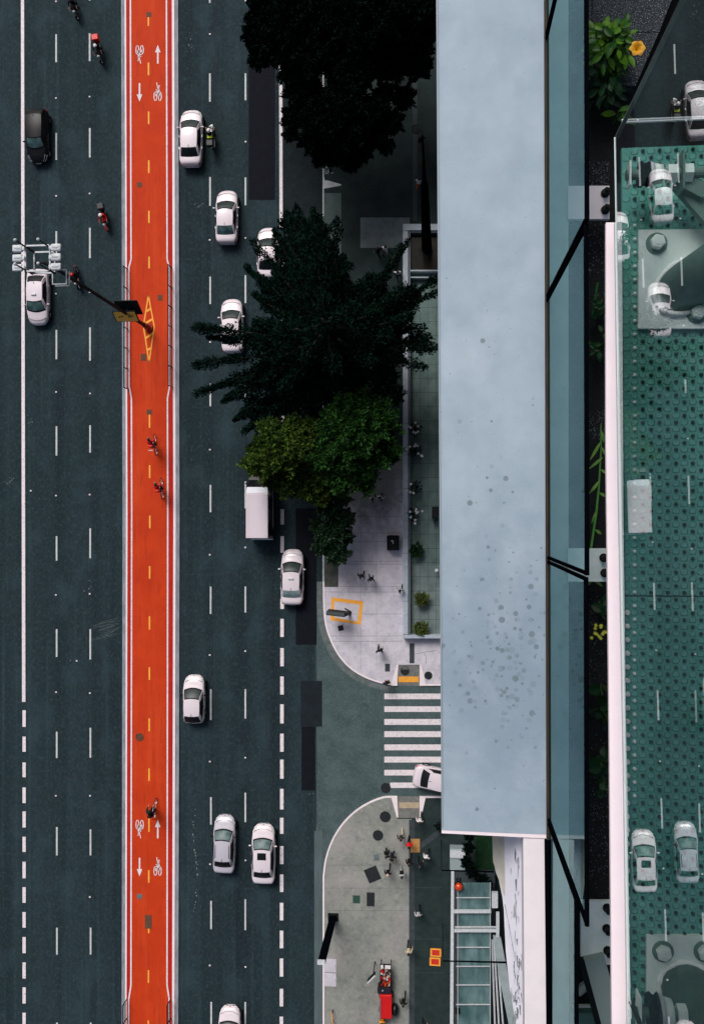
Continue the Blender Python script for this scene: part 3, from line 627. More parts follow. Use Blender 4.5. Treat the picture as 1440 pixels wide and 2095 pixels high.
# van with a ribbed white roof
def van(px, py, label):
    L, w, h = 5.0, .93, 2.6; c0 = W(px, py, 1.2); root = empty('van', (c0.x, c0.y, 0)); f = L/2
    m = MB(); prof = [(-f, .35), (-f, 1.3), (-f+.06, h-.1), (-f+.2, h), (f-1.5, h), (f-1.05, h-.16), (f-.45, 1.22), (f-.08, 1.0), (f, .6), (f-.02, .35)]
    n = len(prof)
    def off(y, z_): return w*(1-.10*max(0, (z_-1.2)/(h-1.2))**1.5)*(1 - .12*max(0, (y-f+.6)/.6)**2)
    secs = [-1, -.93, -.6, -.2, .2, .6, .93, 1]
    for s_ in secs: m.v += [(s_*off(y, z_), y, z_ - (0.06 if abs(s_) == 1 and z_ > 1.5 else 0)) for y, z_ in prof]
    for i in range(len(secs)-1):
        for k in range(n): kk = (k+1) % n; m.f.append((i*n+k, i*n+kk, (i+1)*n+kk, (i+1)*n+k)); m.mi.append(0)
    m.f.append(tuple(range(n))[::-1]); m.f.append(tuple((len(secs)-1)*n+k for k in range(n))); m.mi += [0, 0]
    m.build('body', pm('van_dark_paint', srgb(26, 30, 34), .35, coat=.5), root)
    rf = MB(); rf.grid(lambda a, t: Vector(((a*2-1)*w*.90, lerp(-f+.1, f-1.48, t), h+.012+.03*(1-(a*2-1)**2))), 8, 4); 
    k = 0; y = -f+.22
    while y < f-1.55: rf.box((0, y, h+.04), (w*1.74, .045, .03)); y += .125
    rf.build('roof', white_car, root)
    sl = MB(); sl.grid(lambda a, t: Vector(((a*2-1)*w*lerp(.90, .84, t), lerp(f-1.49, f-1.04, t), lerp(h+.02, h-.145, t)+.02*(1-(a*2-1)**2))), 8, 3); sl.build('roof_slope', pm('van_grey_white', srgb(196, 200, 210), .4), root)
    gl = MB(); gl.grid(lambda a, t: Vector(((a*2-1)*w*.84, lerp(f-1.0, f-.48, t)+.012, lerp(h-.18, 1.24, t)+.012)), 6, 3); gl.build('windscreen', glass_car, root)
    for sg in (1, -1):
        s_ = MB(); s_.box((sg*(w+.012), -.1, .98), (.03, L*.62, .06)); s_.build('side_moulding', chrome, root)
        for y0, y1 in ((-2.2, -1.0), (-.9, .2), (.35, 1.3)):
            s_ = MB(); s_.grid(lambda a, t: Vector((sg*(off(0, lerp(1.2, 1.85, t))+.006), lerp(y0, y1, a), lerp(1.2, 1.85, t))), 2, 2); s_.build('side_window', glass_car, root)
        for y in (f-.9, -f+.95):
            s_ = MB(); s_.ring((0, 0, 0), .24, .09, (1, 0, 0), 18, 8); o = s_.build('wheel', tyre_m, root, True); o.location = (sg*(w-.1), y, .33)
            s_ = MB(); s_.cyl((0, 0, 0), .18, .1, 12, (1, 0, 0)); s_.build('rim', chrome, o)
        s_ = MB(); s_.rbox((sg*(w+.12), f-.75, 1.3), (.2, .1, .25), .03); s_.build('wing_mirror', trim, root)
        s_ = MB(); s_.ball((sg*w*.66, f-.02, .78), .13, 10, (1, .4, 1)); s_.build('headlight', lamp_white, root)
        s_ = MB(); s_.box((sg*w*.86, -f-.012, .95), (.14, .03, .36)); s_.build('tail_light', lamp_red, root)
    s_ = MB(); s_.rbox((0, -f-.05, .48), (w*1.9, .12, .18), .04); s_.build('rear_bumper', chrome, root)
    s_ = MB(); s_.rbox((0, f+.03, .50), (w*1.8, .12, .20), .04); s_.build('front_bumper', chrome, root)
    s_ = MB(); s_.box((0, f-.02, .95), (w*1.1, .03, .10)); s_.build('grille', chrome, root)
    return tag(root, label, 'van', None)
van(533, 1036, 'white roofed van with dark sides, its nose under the yellowish green tree')

# ------------------------------------------------------------------ people
def cm(name, c, rough=.85): return pm('cloth_'+name, c, rough, col2=tuple(x*.75 for x in c), scale=9, spec=.2)
CL = dict(black=cm('black', srgb(18, 20, 22)), white=cm('white', srgb(232, 228, 230)), grey=cm('grey', srgb(120, 124, 128)), lgrey=cm('light_grey', srgb(178, 180, 184)), red=cm('red', srgb(232, 30, 34)), dkred=cm('dark_red', srgb(120, 20, 24)),
          orange=cm('orange', srgb(232, 92, 30)), yell=cm('amber', srgb(246, 158, 40)), beige=cm('beige', srgb(206, 192, 164)), navy=cm('navy', srgb(28, 34, 48)), olive=cm('olive', srgb(44, 52, 50)), denim=cm('denim', srgb(48, 60, 76)),
          pink=cm('pink', srgb(226, 200, 202)), hiviz=cm('lime', srgb(196, 210, 60)))
SKIN = dict(tan=pm('skin_tan', srgb(176, 126, 100), .6), brown=pm('skin_brown', srgb(110, 74, 56), .6), fair=pm('skin_fair', srgb(214, 170, 148), .6))
HAIR = dict(black=pm('hair_black', srgb(18, 15, 14), .7), grey=pm('hair_grey', srgb(190, 188, 186), .7), brown=pm('hair_brown', srgb(52, 36, 26), .7), bald=SKIN['fair'])
POSE = {}
def make_pose(kind):
    """joints grown into one continuous skin; returns mesh with slots skin, shirt, trousers, hair, shoes"""
    if kind in POSE: return POSE[kind]
    J = {}; E_ = []; rad = {}; slot = {}
    def j(n, p, r, s, par=None):
        J[n] = Vector(p); rad[n] = r; slot[n] = s
        if par: E_.append((par, n))
    ride = kind == 'ride'; sit = kind == 'sit'
    lean = {'walk': .03, 'walk2': .05, 'stand': 0, 'ride': .16, 'cycle': .34, 'sit': .05, 'reach': .06}[kind]
    pz = {'ride': .86, 'cycle': 1.0, 'sit': .52}.get(kind, .95)
    j('pelvis', (0, 0, pz), .135, 2)
    fat_ = 1.22 if ride or kind == 'cycle' else 1.0
    j('waist', (0, lean*.35, pz+.17), .125*fat_, 1, 'pelvis'); j('chest', (0, lean*.8, pz+.35), .15*fat_, 1, 'waist'); j('collar', (0, lean, pz+.49), .09, 1, 'chest')
    j('neck', (0, lean*1.12+.01, pz+.57), .056, 0, 'collar'); j('face', (0, lean*1.25+.03, pz+.66), .082, 0, 'neck'); j('crown', (0, lean*1.25+.012, pz+.76), .092, 3, 'face')
    j('nose', (0, lean*1.25+.125, pz+.675), .016, 0, 'face')
    ph = {'walk': 1, 'walk2': -1}.get(kind, 0)
    for s_ in (1, -1):
        k = 'r' if s_ > 0 else 'l'; sw = ph*s_
        j('sh'+k, (s_*.185, lean*.95, pz+.445), .068, 1, 'collar')
        if ride or kind == 'cycle':
            el, wr = (s_*.30, lean+.16, pz+.24), (s_*.30, lean+.42, pz+.17)
            if kind == 'cycle': el, wr = (s_*.27, lean+.13, pz+.20), (s_*.25, lean+.28, pz+.02)
        elif sit: el, wr = (s_*.25, .08, pz+.20), (s_*.16, .30, pz+.14)
        elif kind == 'reach': el, wr = (s_*.25, .16, pz+.22), (s_*.20, .38, pz+.25)
        else: el, wr = (s_*.255, -.10*sw-.02, pz+.19), (s_*.26, -.16*sw+.05, pz-.04)
        el, wr = Vector(el), Vector(wr); d = (wr-el).normalized(); sd = Vector((s_, 0, 0)); up = d.cross(sd).normalized()
        j('el'+k, el, .047, 1, 'sh'+k); j('wr'+k, wr, .031, 0, 'el'+k); pm_ = wr + d*.07; j('pa'+k, pm_, .034, 0, 'wr'+k)
        for q, (of, ln) in enumerate(((-.026, .070), (-.009, .085), (.009, .08), (.026, .062))):
            j('f%d%s' % (q, k), pm_ + sd*of*.9 + d*(.04+ln*.45), .009, 0, 'pa'+k); j('t%d%s' % (q, k), pm_ + sd*of + d*(.035+ln*.8) - up*.03, .008, 0, 'f%d%s' % (q, k))
        j('th'+k, wr + d*.05 - sd*.045, .011, 0, 'wr'+k)
        j('hi'+k, (s_*.095, 0, pz-.04), .098, 2, 'pelvis')
        if ride: kn, an, to = (s_*.24, .42, pz-.22), (s_*.24, .16, pz-.56), (s_*.25, .32, pz-.62)
        elif kind == 'cycle':
            dn = s_*.13; kn, an, to = (s_*.13, .36, pz-.30+dn), (s_*.12, .14, pz-.68+dn), (s_*.12, .28, pz-.73+dn)
        elif sit: kn, an, to = (s_*.15, .42, pz-.02), (s_*.14, .45, .09), (s_*.15, .62, .05)
        else: kn, an, to = (s_*.10, .14*max(sw, 0)+.06*abs(sw)+.02, pz-.47), (s_*.10, .26*sw-.05*(sw < 0), .09+.06*(sw < 0)), (s_*.12, .26*sw+.14, .04)
        j('kn'+k, kn, .064, 2, 'hi'+k); j('an'+k, an, .046, 2, 'kn'+k); j('to'+k, to, .040, 4, 'an'+k)
    names = list(J); idx = {n: i for i, n in enumerate(names)}
    me = bpy.data.meshes.new('body_'+kind); me.from_pydata([J[n] for n in names], [(idx[a], idx[b]) for a, b in E_], [])
    o = bpy.data.objects.new('tmp', me); COL.objects.link(o)
    sk = o.modifiers.new('s', 'SKIN'); sk.use_smooth_shade = True; sk.branch_smoothing = .4
    for i, n in enumerate(names):
        v = me.skin_vertices[0].data[i]; r_ = rad[n]; v.radius = (r_*1.25, r_*.85) if n in ('waist', 'chest', 'pelvis') else (r_, r_); v.use_root = (n == 'pelvis')
    o.modifiers.new('b', 'SUBSURF').levels = 1
    dg = bpy.context.evaluated_depsgraph_get(); dg.update()
    out = bpy.data.meshes.new_from_object(o.evaluated_get(dg)); bpy.data.objects.remove(o)
    segs = [(J[a], J[b], slot[b], slot[a]) for a, b in E_]
    for i in range(5): out.materials.append(None)
    mi = []
    for p in out.polygons:
        c = p.center; best = (9, 0)
        for a, b, sb, sa in segs:
            ab = b-a; t = max(0, min(1, (c-a).dot(ab)/max(ab.length_squared, 1e-9))); d = (c-(a+ab*t)).length
            if d < best[0]: best = (d, sb if t > (.35 if sb != 0 else .55) else sa)
        s_ = best[1]
        if c.z > pz+.69 or (c.z > pz+.62 and c.y < J['face'].y-.03): 
            if abs(c.x) < .12: s_ = 3
        mi.append(s_)
    out.polygons.foreach_set('material_index', mi); out.polygons.foreach_set('use_smooth', [True]*len(mi))
    POSE[kind] = out; return out
def person(px, py, rz, pose, shirt, trousers, label, skin='tan', hair='black', z=ZP, helmet=None, bag=None, sc=1.0, loc=None, group='people on foot', lift=0):
    me = make_pose(pose); o = bpy.data.objects.new('person', me); COL.objects.link(o)
    o.location = loc if loc is not None else W(px, py, z); o.location.z += lift; o.rotation_euler = (0, 0, rz); o.scale = (sc*rng.uniform(.97, 1.03),)*3
    for i, m in enumerate((SKIN[skin], CL[shirt], CL[trousers], HAIR[hair], CL['black'])):
        o.material_slots[i].link = 'OBJECT'; o.material_slots[i].material = m
    top = max(v.co.z for v in me.vertices); tv = [v.co for v in me.vertices if v.co.z > top-.12]; cy = sum(v.y for v in tv)/len(tv)
    if helmet:
        h = MB(); h.ball((0, 0, 0), .15, 12, (1, 1.15, 1)); ho = h.build('helmet', helmet, o, True); ho.location = (0, cy+.01, top-.09)
        v = MB(); v.grid(lambda a, t: Vector((.152*math.sin((a-.5)*2), .176*math.cos((a-.5)*2), lerp(-.05, .05, t))), 6, 2); v.build('visor', glass_car, ho)
    else:
        h = MB(); h.ball((0, 0, 0), .108, 12, (1, 1.06, .82)); ho = h.build('hair', HAIR[hair], o, True); ho.location = (0, cy-.022, top-.062)
    for s_ in (1, -1):
        q = MB(); q.ball((s_*.034, cy+.098, top-.12), .012, 6); q.build('eye', trim, o)
    if bag:
        b = MB(); b.rbox((0, 0, 0), (.30, .17, .42), .05); bo = b.build('backpack', bag, o, True); bo.location = (0, -.20+cy*.5, top-.48)
    return tag(o, label, 'person', group)
A = math.pi
person(765, 1019, R(185), 'walk', 'pink', 'black', 'person in a pale pink shirt walking below the green round tree')
person(781, 1017, R(150), 'walk2', 'white', 'black', 'person in a white top walking beside the pale pink shirt')
person(741, 1175, R(170), 'walk', 'black', 'black', 'person in black at left of a pair above the yellow frame')
person(760, 1181, R(200), 'walk2', 'black', 'denim', 'person in black at right of a pair above the yellow frame', skin='brown')
person(820, 1203, R(178), 'walk', 'lgrey', 'black', 'person in a light grey shirt against the low planter wall')
person(778, 1327, R(8), 'walk2', 'black', 'black', 'person all in black alone on the pale corner pavement')
person(792, 1391, R(185), 'stand', 'black', 'dkred', 'person in black and dark red standing at the kerb by the white ramp wing', skin='brown')
person(859, 1667, R(180), 'walk', 'white', 'black', 'person with pale top at the lower ramp under the tower ledge', hair='brown')
person(821, 1701, R(190), 'walk', 'olive', 'beige', 'person in an olive jacket just above the huddle of people')
person(838, 1716, R(170), 'walk2', 'red', 'black', 'person in a bright red jacket beside the ochre tile')
person(793, 1736, R(140), 'stand', 'black', 'black', 'person in black at the left of the huddle')
person(803, 1741, R(210), 'reach', 'black', 'navy', 'person in black at the huddle, shoulder to shoulder with another', skin='brown')
person(838, 1752, R(175), 'walk', 'black', 'black', 'person in black on the dark paving strip below the ochre tile', bag=CL['black'])
person(859, 1757, R(185), 'walk2', 'navy', 'black', 'person in navy right of the dark paving strip, beside the white sleeved person')
person(873, 1741, R(170), 'walk', 'white', 'black', 'person with white sleeves at the right of the crossing crowd')
person(795, 1772, R(180), 'walk', 'black', 'black', 'person in black with a bald head below the huddle', hair='bald', skin='fair')
person(823, 1776, R(186), 'walk2', 'lgrey', 'lgrey', 'person in light grey clothes with dark vest below the huddle', bag=CL['black'])
person(856, 1856, R(190), 'walk', 'lgrey', 'black', 'person in a light grey shirt alone right of the dark paving strip')
person(837, 1929, R(176), 'walk2', 'beige', 'black', 'person in a beige shirt and black trousers on the dark paving strip')
person(826, 2033, R(180), 'walk', 'black', 'black', 'person in black walking at the right of the red cart')
person(868, 2090, R(10), 'walk2', 'black', 'navy', 'person in dark clothes at the bottom edge of the pavement')
person(783, 2076, R(178), 'sit', 'yell', 'black', 'person in an orange top with black straps seated below the red cart', lift=-.02)
person(857, 384, R(-20), 'walk', 'white', 'orange', 'person in a white top and orange trousers on the dark plaza by the obelisk')
person(863, 299, R(5), 'walk2', 'black', 'black', 'person in black on the dark plaza beside the obelisk tip')
grp = 'people in the shade under the dark tree'
for (x, y, r_, s_, t, lab) in [(776, 522, 40, 'black', 'black', 'person in black under the pale pavement panel'), (789, 519, -30, 'white', 'navy', 'person in white under the pale pavement panel'), (808, 540, 10, 'grey', 'black', 'person in grey beside the planter wall top'),
                               (815, 566, 190, 'white', 'black', 'person in white at the planter wall under the branches'), (789, 584, 170, 'white', 'black', 'person in white sleeves half under the dark tree')]:
    person(x, y, R(r_), 'walk', s_, t, lab, group=grp)

# ------------------------------------------------------------------ motorbikes and bicycles (front towards local +y)
def motorbike(px, py, rz, label, colour, box=None, group='motorbikes on the avenue'):
    root = empty('motorbike', W(px, py, 0.0), rz)
    for y, nm in ((.68, 'front'), (-.64, 'rear')):
        m = MB(); m.ring((0, 0, 0), .245, .065, (1, 0, 0), 22, 8); o = m.build('wheel', tyre_m, root, True); o.location = (0, y, .31)
        m = MB(); m.ring((0, 0, 0), .18, .02, (1, 0, 0), 18, 5); m.cyl((0, 0, 0), .05, .12, 10, (1, 0, 0))
        for k in range(6): m.tube([(0, 0, 0), (0, .18*math.cos(k*1.047), .18*math.sin(k*1.047))], .012, 4)
        m.build('rim', chrome, o)
        m = MB(); m.grid(lambda a, t: Vector((lerp(-.08, .08, t), y+.33*math.cos(lerp(.5, 2.5, a)), .31+.33*math.sin(lerp(.5, 2.5, a)))), 8, 2); m.build('mudguard', colour, root, True)
    m = MB()
    for s_ in (1, -1): m.tube([(s_*.09, .68, .31), (s_*.09, .46, .92)], .028, 6)
    m.tube([(0, .48, .85), (0, .05, .45), (0, -.35, .42), (0, -.64, .33)], .045, 7); m.tube([(0, .44, .80), (0, -.2, .72), (0, -.85, .80)], .035, 6); m.build('frame', steel_dark, root)
    m = MB(); m.rbox((0, .02, .44), (.30, .42, .34), .07); m.build('engine', steel_dark, root)
    m = MB(); m.ball((0, .18, .86), .2, 12, (.75, 1.35, .65)); m.build('fuel_tank', colour, root, True)
    m = MB(); m.rbox((0, -.38, .82), (.28, .78, .11), .05); m.build('seat', trim, root, True)
    m = MB(); m.tube([(-.38, .28, 1.06), (-.16, .42, 1.02), (.16, .42, 1.02), (.38, .28, 1.06)], .018, 6); m.build('handlebar', steel_dark, root)
    for s_ in (1, -1):
        m = MB(); m.ball((s_*.33, .42, 1.22), .06, 8, (1, .3, .7)); m.tube([(s_*.3, .36, 1.07), (s_*.33, .42, 1.2)], .01, 4); m.build('mirror', chrome, root)
    m = MB(); m.ball((0, .60, .93), .12, 10, (1, .8, 1)); m.build('headlight', lamp_white, root, True)
    m = MB(); m.box((0, -.84, .78), (.16, .05, .08)); m.build('tail_light', lamp_red, root)
    m = MB(); m.tube([(.13, .1, .3), (.15, -.3, .3), (.17, -.78, .38)], [.03, .045, .05], 8); m.build('exhaust', chrome, root)
    if box:
        m = MB(); m.rbox((0, -.78, 1.08), (.52, .46, .46), .05); m.build('delivery_box', box, root)
    return tag(root, label, 'motorbike', group), root
WH = pm('helmet_white', srgb(236, 234, 232), .25, coat=.6); BH = pm('helmet_black', srgb(20, 20, 22), .25, coat=.6); RH = pm('helmet_red', srgb(190, 22, 24), .25, coat=.6)
BOXR = pm('red_box', srgb(214, 28, 22), .45); BOXB = pm('black_box', srgb(28, 32, 34), .5)
def rider(root, label, shirt, trousers, helmet, bag=None):
    p = root.matrix_basis @ Vector((0, 0, 0)); c = Matrix.Rotation(root.rotation_euler.z, 3, 'Z') @ Vector((0, -.22, 0))
    return person(0, 0, root.rotation_euler.z, 'ride', shirt, trousers, label, loc=root.location + c, helmet=helmet, bag=bag, group='motorbike riders')
_, b = motorbike(159, 22, DNH + R(10), 'black motorbike with a white headlight at the top edge of the photo', black_car); rider(b, 'person in black riding the motorbike at the top edge', 'black', 'black', BH)
_, b = motorbike(209, 112, DNH + R(8), 'dark motorbike with a round red delivery box in the upper left lane', black_car, BOXR); rider(b, 'person in black with white helmet in front of a red delivery box', 'black', 'black', WH)
_, b = motorbike(220, 452, DNH + R(9), 'red motorbike with a black box on the left road above the mast arm', BOXR, BOXB); rider(b, 'person in a red jacket and white helmet on the red motorbike', 'red', 'black', WH)
_, b = motorbike(163, 571, DNH + R(7), 'black motorbike passing under the leaning mast', black_car); rider(b, 'person in black with red helmet riding under the mast', 'black', 'black', RH)
_, b = motorbike(437, 285, UPH, 'motorbike with a square black box riding beside the pearl white car', pm('fairing_white', srgb(225, 225, 225), .3), BOXB); rider(b, 'person with white helmet and lime belt beside the pearl white car', 'black', 'black', WH)
hv = MB(); hv.rbox((0, -.02, 1.12), (.40, .30, .10), .03); p_ = [o for o in COL.objects if o.get('label', '').startswith('person with white helmet and lime')][0]; hv.build('lime_belt', CL['hiviz'], p_)

def bicycle(px, py, rz, label):
    root = empty('bicycle', W(px, py, ZB), rz)
    for y in (.52, -.52):
        m = MB(); m.ring((0, 0, 0), .33, .026, (1, 0, 0), 26, 6); o = m.build('wheel', tyre_m, root, True); o.location = (0, y, .345)
        m = MB(); m.ring((0, 0, 0), .305, .012, (1, 0, 0), 24, 4)
        for k in range(9): m.tube([(0, 0, 0), (0, .3*math.cos(k*.698), .3*math.sin(k*.698))], .004, 3)
        m.build('spokes', chrome, o)
    m = MB()
    for a, c in (((0, -.08, .30), (0, .36, .84)), ((0, -.08, .30), (0, -.2, .88)), ((0, -.19, .82), (0, .35, .86)), ((0, -.08, .30), (0, -.52, .345)), ((0, -.19, .80), (0, -.52, .345)), ((0, .36, .88), (0, .52, .345))): m.tube([a, c], .022, 6)
    m.build('frame', steel_white, root)
    m = MB(); m.tube([(-.28, .30, 1.0), (-.1, .36, .98), (.1, .36, .98), (.28, .30, 1.0)], .016, 6); m.tube([(0, .36, .86), (0, .36, .98)], .018, 6); m.build('handlebar', steel_dark, root)
    m = MB(); m.ball((0, -.21, .93), .13, 10, (.6, 1.0, .3)); m.build('saddle', trim, root, True)
    m = MB(); m.cyl((.05, -.08, .30), .09, .02, 14, (1, 0, 0)); m.tube([(.08, -.08, .30), (.1, -.08, .13)], .012, 4); m.tube([(-.05, -.08, .30), (-.1, -.08, .47)], .012, 4); m.build('crank', steel_dark, root)
    return tag(root, label, 'bicycle', 'bicycles on the bike path'), root
def cyclist(root, label, shirt, trousers, bag=None):
    c = Matrix.Rotation(root.rotation_euler.z, 3, 'Z') @ Vector((0, -.24, 0))
    return person(0, 0, root.rotation_euler.z, 'cycle', shirt, trousers, label, loc=root.location + c, bag=bag, group='cyclists on the bike path', sc=1.16)
_, b = bicycle(321, 911, R(5), 'bicycle under the upper red shirted cyclist'); cy1 = cyclist(b, 'person cycling in a red shirt with white stripes, upper of the two in red', 'red', 'black', bag=BOXR)
st = MB(); st.box((0, -.01, 1.47), (.28, .03, .05)); st.box((.02, -.02, 1.37), (.24, .04, .04)); so_ = st.build('white_stripes', CL['white'], cy1); so_.location = (0, -.22, -.02)
_, b = bicycle(334, 1000, R(4), 'bicycle under the lower red shirted cyclist by the right line'); cyclist(b, 'person cycling in a plain red shirt close to the right white line', 'red', 'black', bag=BOXR)
_, b = bicycle(320, 1652, R(-5), 'bicycle of the black clad cyclist above the lower up arrow'); cyclist(b, 'person cycling in black with a backpack near the lower arrow', 'black', 'black', bag=CL['black'])

# ------------------------------------------------------------------ floodlight mast on the median
base = W(305, 671, ZB); hm = 19.3
mast = empty('light_mast', base)
m = MB(); m.tube([(0, 0, 0), (0, 0, 5), (0, 0, hm-1)], [.15, .13, .10], 12); m.build('pole', steel_dark, mast, True)
m = MB(); m.cyl((0, 0, .1), .34, .2, 14); m.cyl((0, 0, .7), .22, 1.0, 14); m.build('pole_base', pm('red_oxide', srgb(150, 40, 22), .7), mast)
ctr = W(79, 529, hm) - base; ctr.z = 0
for zz, s_, nm in ((hm-.1, 1.0, 'upper'), (hm-1.0, .84, 'lower')):
    m = MB(); q = .74*s_; e = Vector((ctr.x, ctr.y, zz))
    for a, c in (((-q, -q), (q, -q)), ((q, -q), (q, q)), ((q, q), (-q, q)), ((-q, q), (-q, -q))):
        m.box(e + Vector(((a[0]+c[0])/2, (a[1]+c[1])/2, 0)), (abs(c[0]-a[0])+.09, abs(c[1]-a[1])+.09, .1))
    m.build('frame', steel_white, mast)
m = MB()
for sx in (1, -1):
    for sy in (1, -1): m.tube([(ctr.x+sx*.74, ctr.y+sy*.74, hm-.1), (ctr.x+sx*.62, ctr.y+sy*.62, hm-1.0)], .05, 6)
m.tube([(ctr.x-.6, ctr.y, hm-1), (ctr.x+.6, ctr.y, hm-1)], .08, 6); m.tube([(0, 0, hm-1.05), (ctr.x, ctr.y, hm-1)], .12, 8); m.build('frame_strut', steel_dark, mast)
for sx in (1, -1):
    for k in (-1, 0, 1):
        e = Vector((ctr.x + sx*1.16, ctr.y + k*.56, hm+.02)); f = MB(); f.rbox(e, (.60, .42, .22), .07)
        f.rbox(e - Vector((sx*.34, 0, 0)), (.2, .24, .14), .03); o = f.build('floodlight', steel_white, mast, True)
        r_ = MB(); r_.ball(e + Vector((-sx*.02, 0, .11)), .21, 10, (1, .36, .08)); r_.build('lamp_lid', pm('lid_grey', srgb(170, 176, 182), .4), o, True)
        l = MB(); l.box(e - Vector((0, 0, .125)), (.5, .32, .03)); l.build('lens', glass_car, o)
for sx in (1, -1):
    for sy in (1, -1):
        p = Vector((ctr.x+sx*.68-.05, ctr.y+sy*.68, hm-1.0)); m = MB(); m.tube([p, p + Vector((0, 0, 2.2))], .045, 6); o = m.build('lightning_rod', steel_dark, mast)
        m = MB(); m.ball(p + Vector((0, 0, 2.24)), .10, 10); m.build('rod_tip', steel_white, o, True)
m = MB(); e = Vector((ctr.x+1.05, ctr.y-.95, hm-.7))
for a, c, d in (((0, .42, 0), (.86, .06, .06), 0), ((0, -.42, 0), (.86, .06, .06), 0), ((.42, 0, 0), (.06, .86, .06), 0), ((-.42, 0, 0), (.06, .86, .06), 0), ((.42, 0, -.42), (.05, .86, .05), 0), ((0, -.42, -.42), (.86, .05, .05), 0)): m.box(e + Vector(a), c)
m.build('service_basket', steel_white, mast)
m = MB(); m.tube([(ctr.x+.9, ctr.y-.5, hm-1.2), (.16, -.1, .8)], .03, 5); m.build('ladder_rail', steel_dark, mast)
tag(mast, 'tall steel mast with six white floodlights round a square frame', 'light mast')
for (px, py, hz, lab, front, w_, h_) in ((258, 647, 5.2, 'yellow road sign facing down the avenue, clamped to the mast', True, 1.75, 1.15), (263, 629, 5.6, 'black backed road sign above the yellow sign on the mast', False, 1.75, 1.5)):
    c = W(px, py, hz); t = empty('road_sign', c)
    M_ = Matrix.Rotation(R(-28), 4, 'X')
    m = MB(); m.box((0, 0, 0), (w_, .06, h_), M=M_); m.build('sign_board', steel_dark, t)
    if front:
        m = MB(); m.box((0, -.04, 0), (w_-.14, .02, h_-.14), M=M_); f = m.build('sign_face', pm('sign_yellow', srgb(255, 206, 92), .5), t)
        m = MB()
        for k in range(5): m.box((-.5+k*.25, -.055, .15*math.sin(k*2.1)), (.17, .015, .12), M=M_)
        m.build('sign_marks', pm('sign_ink', srgb(120, 84, 30), .6), f)
    m = MB(); m.tube([(.0, .05, 0), (base.x-c.x, base.y-c.y, 0)], .05, 6); m.build('bracket', steel_dark, t)
    tag(t, lab, 'road sign')

# ------------------------------------------------------------------ trees
def leaf_mesh(name, C, Dr, size, mats, parent, aspect=.5, mi=None, jitter=.5):
    """numpy leaf cards: centres C (n,3), directions Dr (n,3), rhombic leaves folded along the midrib"""
    n = len(C); Dr = Dr + nrg.normal(0, jitter, (n, 3)); Dr /= np.linalg.norm(Dr, axis=1)[:, None]
    r_ = nrg.normal(0, 1, (n, 3)); r_[:, 2] *= .5; S = np.cross(Dr, r_); S /= np.linalg.norm(S, axis=1)[:, None]
    sz = (size*nrg.uniform(.6, 1.35, n))[:, None]
    N = np.cross(S, Dr)
    V = np.stack([C - Dr*sz*.5, C + S*sz*aspect*.5 + N*sz*.06, C + Dr*sz*.5, C - S*sz*aspect*.5 + N*sz*.06], 1).reshape(-1, 3)
    me = bpy.data.meshes.new(name); me.vertices.add(4*n); me.loops.add(4*n); me.polygons.add(n)
    me.vertices.foreach_set('co', V.astype('f').ravel()); me.loops.foreach_set('vertex_index', np.arange(4*n, dtype='i'))
    me.polygons.foreach_set('loop_start', np.arange(0, 4*n, 4, dtype='i')); me.polygons.foreach_set('loop_total', np.full(n, 4, 'i'))
    for m in mats: me.materials.append(m)
    if mi is not None: me.polygons.foreach_set('material_index', np.asarray(mi, 'i'))
    me.update(calc_edges=True); return link(name, me, parent)
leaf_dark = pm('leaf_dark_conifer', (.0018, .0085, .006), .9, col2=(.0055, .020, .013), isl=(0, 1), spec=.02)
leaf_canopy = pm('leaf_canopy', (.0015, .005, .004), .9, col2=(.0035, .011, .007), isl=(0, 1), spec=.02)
leaf_green = pm('leaf_green', (.003, .014, .006), .7, col2=(.036, .115, .018), isl=(0, 1), spec=.1)
leaf_yell = pm('leaf_yellow_green', (.004, .020, .007), .7, col2=(.085, .145, .018), isl=(0, 1), spec=.1)
leaf_shrub = pm('leaf_shrub', (.005, .022, .010), .5, col2=(.020, .058, .020), isl=(0, 1), spec=.35)
leaf_lime = pm('leaf_lime', (.05, .09, .015), .6, col2=(.17, .21, .03), isl=(0, 1), spec=.25)
bark = pm('bark', srgb(48, 42, 38), .9, col2=srgb(30, 27, 25), scale=8, bump=.6)
def up_to(p, frac): return p*frac
FILL = [(600, 530, 55, 8), (640, 480, 46, 8), (575, 605, 55, 8.5), (640, 600, 85, 8), (720, 630, 85, 8), (795, 650, 62, 8), (600, 700, 82, 8), (700, 715, 85, 8), (785, 715, 55, 8), (555, 770, 52, 7.5), (630, 775, 70, 7.5), (720, 765, 50, 7.5), (535, 690, 42, 8), (832, 610, 36, 8), (575, 835, 42, 6.3), (620, 850, 40, 6), (655, 830, 44, 6.5), (700, 800, 44, 7), (755, 790, 44, 7), (805, 810, 30, 7), (535, 860, 30, 6), (590, 460, 28, 8.5), (690, 545, 38, 8), (760, 590, 40, 8), (520, 830, 30, 6.5), (855, 700, 30, 7.5), (790, 770, 32, 7.5)]
